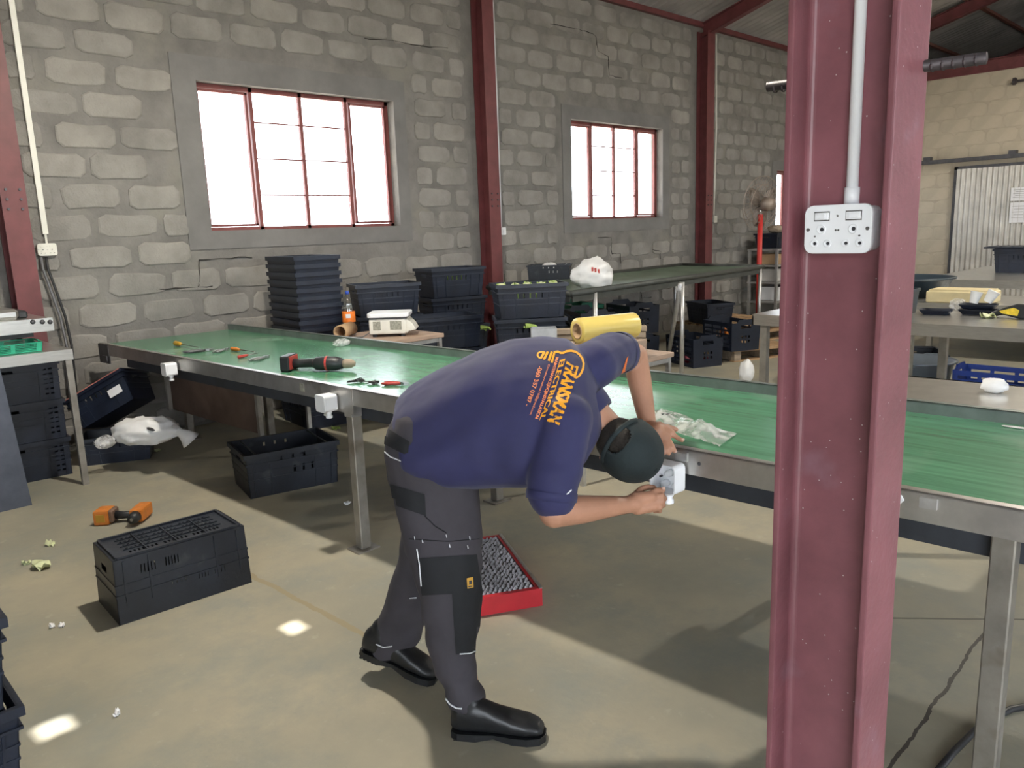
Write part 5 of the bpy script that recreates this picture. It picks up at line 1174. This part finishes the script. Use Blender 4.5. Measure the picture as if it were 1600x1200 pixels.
# ---- shirt
S_ = MB()
st = [(614, 634, 652, 2.47, .05), (622, 622, 692, 2.47, .115), (636, 608, 726, 2.465, .15), (660, 592, 747, 2.46, .172), (700, 571, 752, 2.455, .182), (750, 548, 755, 2.45, .185), (800, 533, 755, 2.45, .19), (850, 530, 750, 2.45, .195), (888, 532, 738, 2.455, .19), (912, 552, 715, 2.46, .15), (930, 590, 682, 2.465, .10), (938, 612, 668, 2.468, .06)]
rings = []
for x, y0, y1, fd, b in st:
    T, Bm = PF(x, y0, fd+.06), PF(x, y1, fd-.05); rings.append(ringA((T+Bm)/2, (T-Bm)/2, DD*b+VV*.02, 28, .9))
S_.ring(rings)
S_.capsule(PF(882, 655, 2.325), PF(866, 735, 2.262), .088, .080, 18); S_.capsule(PF(866, 735, 2.262), PF(862, 772, 2.245), .080, .074, 18)
S_.capsule(PF(925, 572, 2.56), PF(955, 553, 2.67), .085, .077, 18); S_.capsule(PF(955, 553, 2.67), PF(968, 551, 2.715), .076, .070, 18)
shirt = remeshed(S_, .0075, 6, 'shirt', 'shirt', person)
# folds: displacement along the normals from a few directed wrinkle fields
me = shirt.data
for v, nrm in [(v, v.normal.copy()) for v in me.vertices]:
    px, py = proj(v.co)
    w1 = math.sin((px*.55+py*1.0)/13.0+2.2*noise.noise(v.co*4))*math.exp(-((px-700)/80)**2)*.0055          # hem folds at the waist
    w2 = math.sin((px*1.0-py*.35)/11.0+2.5*noise.noise(v.co*5))*math.exp(-((px-800)/55)**2-((py-700)/50)**2)*.0050
    w3 = math.sin((py*1.0+px*.2)/9.0+2.0*noise.noise(v.co*5))*math.exp(-((px-870)/40)**2-((py-740)/40)**2)*.0040
    w4 = .006*noise.noise(v.co*7)+.0028*noise.noise(v.co*17)
    v.co += nrm*(w1+w2+w3+w4)
SB = bvh(shirt)
def cast(tree, px, py, off):
    d = ray(px, py).normalized(); h, n, i, dist = tree.ray_cast(CAM, d)
    if h is None: return None
    if n.dot(d) > 0: n = -n
    return h+n*off
def quadpatch(tree, q, name, mat, parent, off=.002, nu=14, nv=10, thick=.0025):
    q = [Vector((*p, 0)) for p in q]; mb = MB(); P = []
    for i in range(nu+1):
        for j in range(nv+1):
            u, v = i/nu, j/nv; pp = q[0]*(1-u)*(1-v)+q[1]*u*(1-v)+q[2]*u*v+q[3]*(1-u)*v
            h = cast(tree, pp.x, pp.y, off); P.append(h)
    ok = [p is not None for p in P]; base = [p if p is not None else Vector((0, 0, 0)) for p in P]
    mb.v = base
    for i in range(nu):
        for j in range(nv):
            f = (i*(nv+1)+j, (i+1)*(nv+1)+j, (i+1)*(nv+1)+j+1, i*(nv+1)+j+1)
            if all(ok[k] for k in f) and max((base[f[0]]-base[f[2]]).length, (base[f[1]]-base[f[3]]).length) < .06: mb.f.append(f)
    comp = {}; adj = {}
    for i, f in enumerate(mb.f):
        for k in f: adj.setdefault(k, []).append(i)
    seen = set(); best = []
    for i in range(len(mb.f)):
        if i in seen: continue
        st_, grp = [i], []; seen.add(i)
        while st_:
            a = st_.pop(); grp.append(a)
            for k in mb.f[a]:
                for b in adj[k]:
                    if b not in seen: seen.add(b); st_.append(b)
        if len(grp) > len(best): best = grp
    mb.f = [mb.f[i] for i in best]; used = sorted({k for f in mb.f for k in f}); ix = {k: i for i, k in enumerate(used)}
    mb.v = [mb.v[k] for k in used]; mb.f = [tuple(ix[k] for k in f) for f in mb.f]
    return mb.build(name, mat, parent, True)
def linepatch(tree, pts, name, mat, parent, r=.003, off=.002, sub=6):
    P = []
    for a, b in zip(pts[:-1], pts[1:]):
        for k in range(sub):
            h = cast(tree, lerp(a[0], b[0], k/sub), lerp(a[1], b[1], k/sub), off)
            if h is not None: P.append(h)
    h = cast(tree, *pts[-1], off)
    if h is not None: P.append(h)
    if len(P) > 1: return MB().tube(P, r, 6).build(name, mat, parent, True)
# print on the back: each line of lettering laid on the cloth inside its own quad of the shirt back
def sx(x, y): return (815+x/9.6, 540+y/9.6)
def print_line(name, body, q, mat, bold=.0, curve=None, fat=0):
    vs, fs, asp = text_mesh(body, bold=bold)
    if fat: n0 = len(vs); vs = [(u+k*fat, v) for k in (-1, 0, 1) for u, v in vs]; fs = [tuple(i+k*n0 for i in f) for k in range(3) for f in fs]
    q = [Vector((*sx(*p), 0)) for p in q]; mb = MB(); bad = set()
    for i, (u, v) in enumerate(vs):
        pp = q[0]*(1-u)*(1-v)+q[1]*u*(1-v)+q[2]*u*v+q[3]*(1-u)*v
        if curve: pp.x += curve*math.sin(math.pi*u)
        h = cast(SB, pp.x, pp.y, .0016)
        if h is None: bad.add(i); h = Vector((0, 0, 0))
        mb.v.append(h)
    mb.f = [f for f in fs if not any(i in bad for i in f)]
    return mb.build(name, mat, shirt)
# quads: baseline start, baseline end, cap end, cap start
print_line('print_name', 'FRANSMAN', [(672, 245), (385, 1125), (572, 1188), (850, 328)], 'print', .012, 1.5, .010)
print_line('print_trade', 'ELECTRICAL', [(572, 228), (268, 1112), (342, 1112), (655, 205)], 'print', .008, 1.0, .007)
print_line('print_services', 'MAINTENANCE|DC|INSTALLATION', [(500, 185), (188, 1085), (250, 1100), (556, 182)], 'print_orange', .005, 1.0, .003)
print_line('print_email', 'Comdeannsstate10@gmail.com', [(392, 275), (108, 1035), (150, 1050), (428, 290)], 'print_orange', .012, 1.0)
print_line('print_phone', '-060 357 0787 -', [(248, 315), (52, 900), (110, 915), (322, 310)], 'print_orange', .02, 1.0)
def stroke(name, pts, wd, mat):
    pts = [Vector((*sx(*p), 0)) for p in pts]; fine = []
    for a, b in zip(pts[:-1], pts[1:]): fine += [a.lerp(b, k/3) for k in range(3)]
    fine.append(pts[-1]); mb = MB()
    for i, p in enumerate(fine):
        d = (fine[min(i+1, len(fine)-1)]-fine[max(i-1, 0)]).normalized(); n = Vector((-d.y, d.x, 0))*wd/2
        for s in (-1, 1):
            h = cast(SB, p.x+n.x*s, p.y+n.y*s, .0015); mb.v.append(h if h is not None else Vector((0, 0, 0)))
    mb.f = [(2*i, 2*i+1, 2*i+3, 2*i+2) for i in range(len(fine)-1)]
    return mb.build(name, mat, shirt)
stroke('bulb_outline', [(450, 262), (470, 190), (495, 100), (545, 95), (585, 115), (625, 115), (670, 90), (740, 82), (805, 95), (860, 135), (905, 195), (925, 270), (918, 345), (890, 410), (855, 460), (815, 482), (780, 468)], 3.4, 'print')
for k in range(3): stroke('bulb_thread', [(345+48*k, 95), (292+48*k, 190+18*k)] if k < 2 else [(452, 95), (405, 235)], 3.6, 'print')
stroke('bulb_thread', [(390, 92), (330, 215)], 2.6, 'print')
stroke('bulb_tip', [(330, 100), (285, 98), (248, 118), (238, 150), (262, 182), (300, 190)], 2.6, 'print')
# sleeve trim, collar, hem lines
quadpatch(SB, [(969, 588), (978, 560), (981, 556), (976, 580)], 'sleeve_stripe', 'shirt_trim', shirt, .002, 8, 3)
quadpatch(SB, [(884, 772), (892, 764), (893, 766), (886, 773)], 'sleeve_stripe', 'piping', shirt, .002, 5, 2)
nd = (HC-NB).normalized(); na = nd.orthogonal().normalized(); nb_ = nd.cross(na)
co = MB(); c0 = NB.lerp(HC, .10)
def cring(o, r, tw=0): return [c0+nd*o+(na*math.cos(2*math.pi*k/30)+nb_*math.sin(2*math.pi*k/30))*r for k in range(30)]
co.ring([cring(-.030, .088), cring(-.010, .085), cring(.014, .078), cring(.020, .074), cring(.014, .070), cring(-.02, .072)], True, False).build('collar', 'shirt', shirt, True)
for nm, P, d, r in (('sleeve_hem', PF(862, 774, 2.243), (PF(862, 774, 2.243)-PF(866, 735, 2.262)).normalized(), .0745), ('sleeve_hem', PF(969, 551, 2.718), (PF(968, 551, 2.715)-PF(955, 553, 2.67)).normalized(), .0705)):
    a = d.orthogonal().normalized(); b = d.cross(a); g = lambda o, q: [P+d*o+(a*math.cos(2*math.pi*k/28)+b*math.sin(2*math.pi*k/28))*q for k in range(28)]
    MB().ring([g(-.012, r+.003), g(.0, r+.004), g(.014, r+.002), g(.014, r-.004), g(-.01, r-.006)], True, False).build(nm, 'shirt', shirt, True)
# ---- trousers
T_ = MB()
def leg_loft(st, n=22):
    rs = []
    for y, xl, xr, fd, b in st:
        A, Bq = PF(xl, y, fd), PF(xr, y, fd); rs.append(ringA((A+Bq)/2, (Bq-A)/2, DD*b, n, .92))
    T_.ring(rs)
leg_loft([(628, 640, 700, 2.47, .10), (645, 616, 722, 2.47, .14), (672, 603, 738, 2.47, .165), (705, 601, 745, 2.47, .175), (745, 607, 748, 2.465, .165), (775, 618, 742, 2.46, .12)])
leg_loft([(725, 612, 748, 2.41, .10), (760, 611, 750, 2.40, .108), (800, 619, 752, 2.39, .105), (840, 629, 752, 2.375, .10), (865, 637, 750, 2.37, .098), (900, 647, 752, 2.36, .096), (935, 655, 755, 2.355, .09), (955, 658, 754, 2.352, .088), (985, 662, 748, 2.35, .082), (1020, 671, 741, 2.35, .08), (1050, 683, 744, 2.35, .078), (1075, 694, 754, 2.35, .078), (1096, 701, 760, 2.35, .078)])
leg_loft([(725, 612, 728, 2.53, .10), (780, 620, 720, 2.56, .10), (830, 628, 712, 2.60, .098), (865, 624, 702, 2.63, .094), (900, 613, 690, 2.655, .088), (940, 600, 676, 2.68, .083), (975, 589, 664, 2.70, .08), (1000, 583, 655, 2.705, .08), (1018, 584, 646, 2.708, .078)])
trousers = remeshed(T_, .0075, 7, 'trousers', 'trousers', person)
me = trousers.data
for v, nrm in [(v, v.normal.copy()) for v in me.vertices]:
    px, py = proj(v.co)
    w = .0055*math.sin(py/8.5+px/30+2.5*noise.noise(v.co*5))*(math.exp(-((py-1065)/32)**2)+.6*math.exp(-((py-985)/40)**2)+.5*math.exp(-((py-880)/30)**2))
    v.co += nrm*(w+.006*noise.noise(v.co*8)+.002*noise.noise(v.co*20))
TB_ = bvh(trousers)
quadpatch(TB_, [(652, 872), (744, 866), (753, 925), (660, 930)], 'knee_pad', 'trousers_black', trousers, .003, 16, 10)
quadpatch(TB_, [(706, 925), (753, 922), (746, 1022), (712, 1022)], 'shin_panel', 'trousers_black', trousers, .0025, 8, 14)
quadpatch(TB_, [(611, 756), (664, 772), (666, 806), (616, 788)], 'pocket_flap', 'trousers_black', trousers, .004, 10, 6)
quadpatch(TB_, [(728, 903), (737, 901), (738, 917), (729, 919)], 'brand_patch', 'amber', trousers, .006, 6, 6)
quadpatch(TB_, [(731, 907), (735, 906), (735, 912), (731, 913)], 'patch_emblem', 'ink', trousers, .0075, 4, 4)
quadpatch(TB_, [(730, 915), (736, 914), (736, 916), (730, 917)], 'patch_emblem', 'ink', trousers, .0075, 4, 2)
linepatch(TB_, [(652, 857), (656, 880), (659, 915)], 'reflective_piping', 'piping', trousers, .0022, .003)
linepatch(TB_, [(718, 1021), (733, 1020), (743, 1016)], 'reflective_piping', 'piping', trousers, .0022, .004)
linepatch(TB_, [(640, 934), (651, 933)], 'reflective_piping', 'piping', trousers, .0018, .003)
linepatch(TB_, [(603, 706), (612, 714), (630, 721)], 'reflective_piping', 'piping', trousers, .0020, .004)
linepatch(TB_, [(698, 1091), (704, 1099), (714, 1105), (722, 1106)], 'reflective_piping', 'piping', trousers, .0028, .004)
linepatch(TB_, [(579, 994), (588, 1006), (600, 1011), (613, 1009)], 'reflective_piping', 'piping', trousers, .0026, .004)
linepatch(TB_, [(664, 806), (680, 822), (697, 832)], 'pocket_seam', 'trousers_black', trousers, .0018, .002)
linepatch(TB_, [(640, 842), (700, 846), (748, 842)], 'thigh_seam', 'trousers_black', trousers, .0015, .002)
for q in ((697, 835), (702, 850), (733, 838), (730, 852), (648, 838), (660, 843)): linepatch(TB_, [(q[0], q[1]), (q[0]+1, q[1]+5)], 'rivet', 'piping', trousers, .0016, .002, 2)
belt_ = quadpatch(TB_, [(604, 668), (640, 690), (638, 712), (602, 694)], 'waist_band', 'trousers_black', trousers, .004, 8, 6)
# ---- boots
def boot(heel, toe, raise_, lab, sole_w=.052, ank=None, lift=0.0):
    d = (toe-heel); d.z = 0; L = .305; d.normalize(); s = Vector((-d.y, d.x, 0)); up = Vector((0, 0, 1))
    ang = math.asin(min(.6, raise_/L)); fwd = d*math.cos(ang)-up*math.sin(ang); upp = up*math.cos(ang)+d*math.sin(ang); h0 = heel+up*raise_
    Pq = lambda x, y, z: h0+fwd*x+s*y+upp*z
    mb = MB(); rs = []
    for x, w_, z0, z1 in ((.0, .028, .028, .10), (.02, .038, .022, .125), (.06, .041, .02, .135), (.11, .040, .02, .125), (.15, .043, .02, .105), (.20, .049, .02, .088), (.25, .050, .02, .074), (.285, .042, .022, .058), (.302, .026, .026, .042)):
        rs.append([Pq(x, w_*math.copysign(abs(math.cos(t))**.75, math.cos(t)), (z0+z1)/2+(z1-z0)/2*math.copysign(abs(math.sin(t))**.85, math.sin(t))) for t in [2*math.pi*k/18 for k in range(18)]])
    mb.ring(rs); mb.capsule(Pq(.062, 0, .09), Pq(.055, 0, .13), .040, .036, 16)
    o = remeshed(mb, .006, 4, 'boot', 'boot', person); o['label'] = lab
    so = MB(); out = [(.0, .0)]; pr = [(-.002, .022), (.02, .038), (.08, .041), (.14, .037), (.20, .048), (.25, .052), (.29, .043), (.308, .018)]
    ol = [(x, w_) for x, w_ in pr]+[(x, -w_) for x, w_ in reversed(pr)]
    def zb(x): return .0 if (x < .095 or x > .15) else .012
    n = len(ol); so.ring([[Pq(x, w_, zb(x)) for x, w_ in ol], [Pq(x, w_*.97, .024) for x, w_ in ol]], True, True); so.build('sole', 'boot', o)
    for k in range(5): MB().add([Pq(x, y, z) for x in (.008+.016*k, .018+.016*k) for y in (-.036, .036) for z in (-.005 if raise_ else .0, .004)], [(0, 1, 3, 2), (4, 6, 7, 5), (0, 4, 5, 1), (2, 3, 7, 6), (0, 2, 6, 4), (1, 5, 7, 3)]).build('tread_lug', 'boot', o)
    return o
hR = G(708, 1146); tR = G(832, 1152); boot(hR, tR, 0, 'black work boot nearest the camera')
tL = G(682, 1066); hLd = PF(566, 1046, 2.71); dl = (tL-Vector((hLd.x, hLd.y, 0))).normalized(); heelL = tL-dl*.297
boot(Vector((heelL.x, heelL.y, 0)), tL, .085, 'rear black work boot with raised heel')
# ---- cap
cp = MB(); nC = 96; mC = 40; rings = []
for i in range(mC+1):
    t = lerp(-.12, math.pi/2-.05, i/mC); bulge = 1+.03*math.sin(t*2)
    rings.append([HC+cr_*(.010+.122*math.sin(t))+(sd_*math.cos(u)*.102+fc_*math.sin(u)*.119)*math.cos(t)*bulge for u in [2*math.pi*k/nC for k in range(nC)]])
cap = cp.ring(rings, True, False); cap.f.append(tuple(mC*nC+k for k in range(nC)))
capo = cap.build('cap', 'cap', person, True)
bm = bmesh.new(); bm.from_mesh(capo.data)                          # half-moon opening at the back above the strap
def bk(v): p = v.co-HC; return p.dot(cr_), p.dot(sd_), p.dot(fc_)
dele = [v for v in bm.verts if bk(v)[2] < -.05 and abs(bk(v)[1]) < .045 and .012 < bk(v)[0] < .012+math.sqrt(max(0, .045**2-bk(v)[1]**2))*.9]
bmesh.ops.delete(bm, geom=dele, context='VERTS'); bm.to_mesh(capo.data); bm.free()
md = capo.modifiers.new('thickness', 'SOLIDIFY'); md.thickness = .003
br = MB(); top = []; 
for i in range(9):
    r = i/8
    top.append([HC+cr_*(.004-.018*r*r-.02*abs(math.cos(u))**2*r)+sd_*math.cos(u)*(.100+.004*r)+fc_*(.119*math.sin(u)*(1+.0*r)+.075*r*math.sin(u)**1.2) for u in [math.pi*(.06+.88*k/16) for k in range(17)]])
br.ring(top, False, False); bo = br.build('brim', 'cap', capo, True); m2_ = bo.modifiers.new('thickness', 'SOLIDIFY'); m2_.thickness = .004
MB().ell(HC+cr_*.133, (sd_*.007, fc_*.007, cr_*.004), 10, 6).build('button', 'cap', capo, True)
stp_ = MB().tube([HC+cr_*.006+(sd_*math.cos(u)*.103+fc_*math.sin(u)*.120) for u in [math.pi*(1.2+.6*k/10) for k in range(11)]], .008, 6).build('strap', 'cap', capo, True)
CBV = bvh(capo)
quadpatch(bvh(hair), [(932, 689), (936.5, 681), (942, 686), (938, 695)], 'size_tag', 'paper', capo, .026, 4, 4)
for p_ in protos:
    for ch in list(p_.children): bpy.data.objects.remove(ch)
    bpy.data.objects.remove(p_)
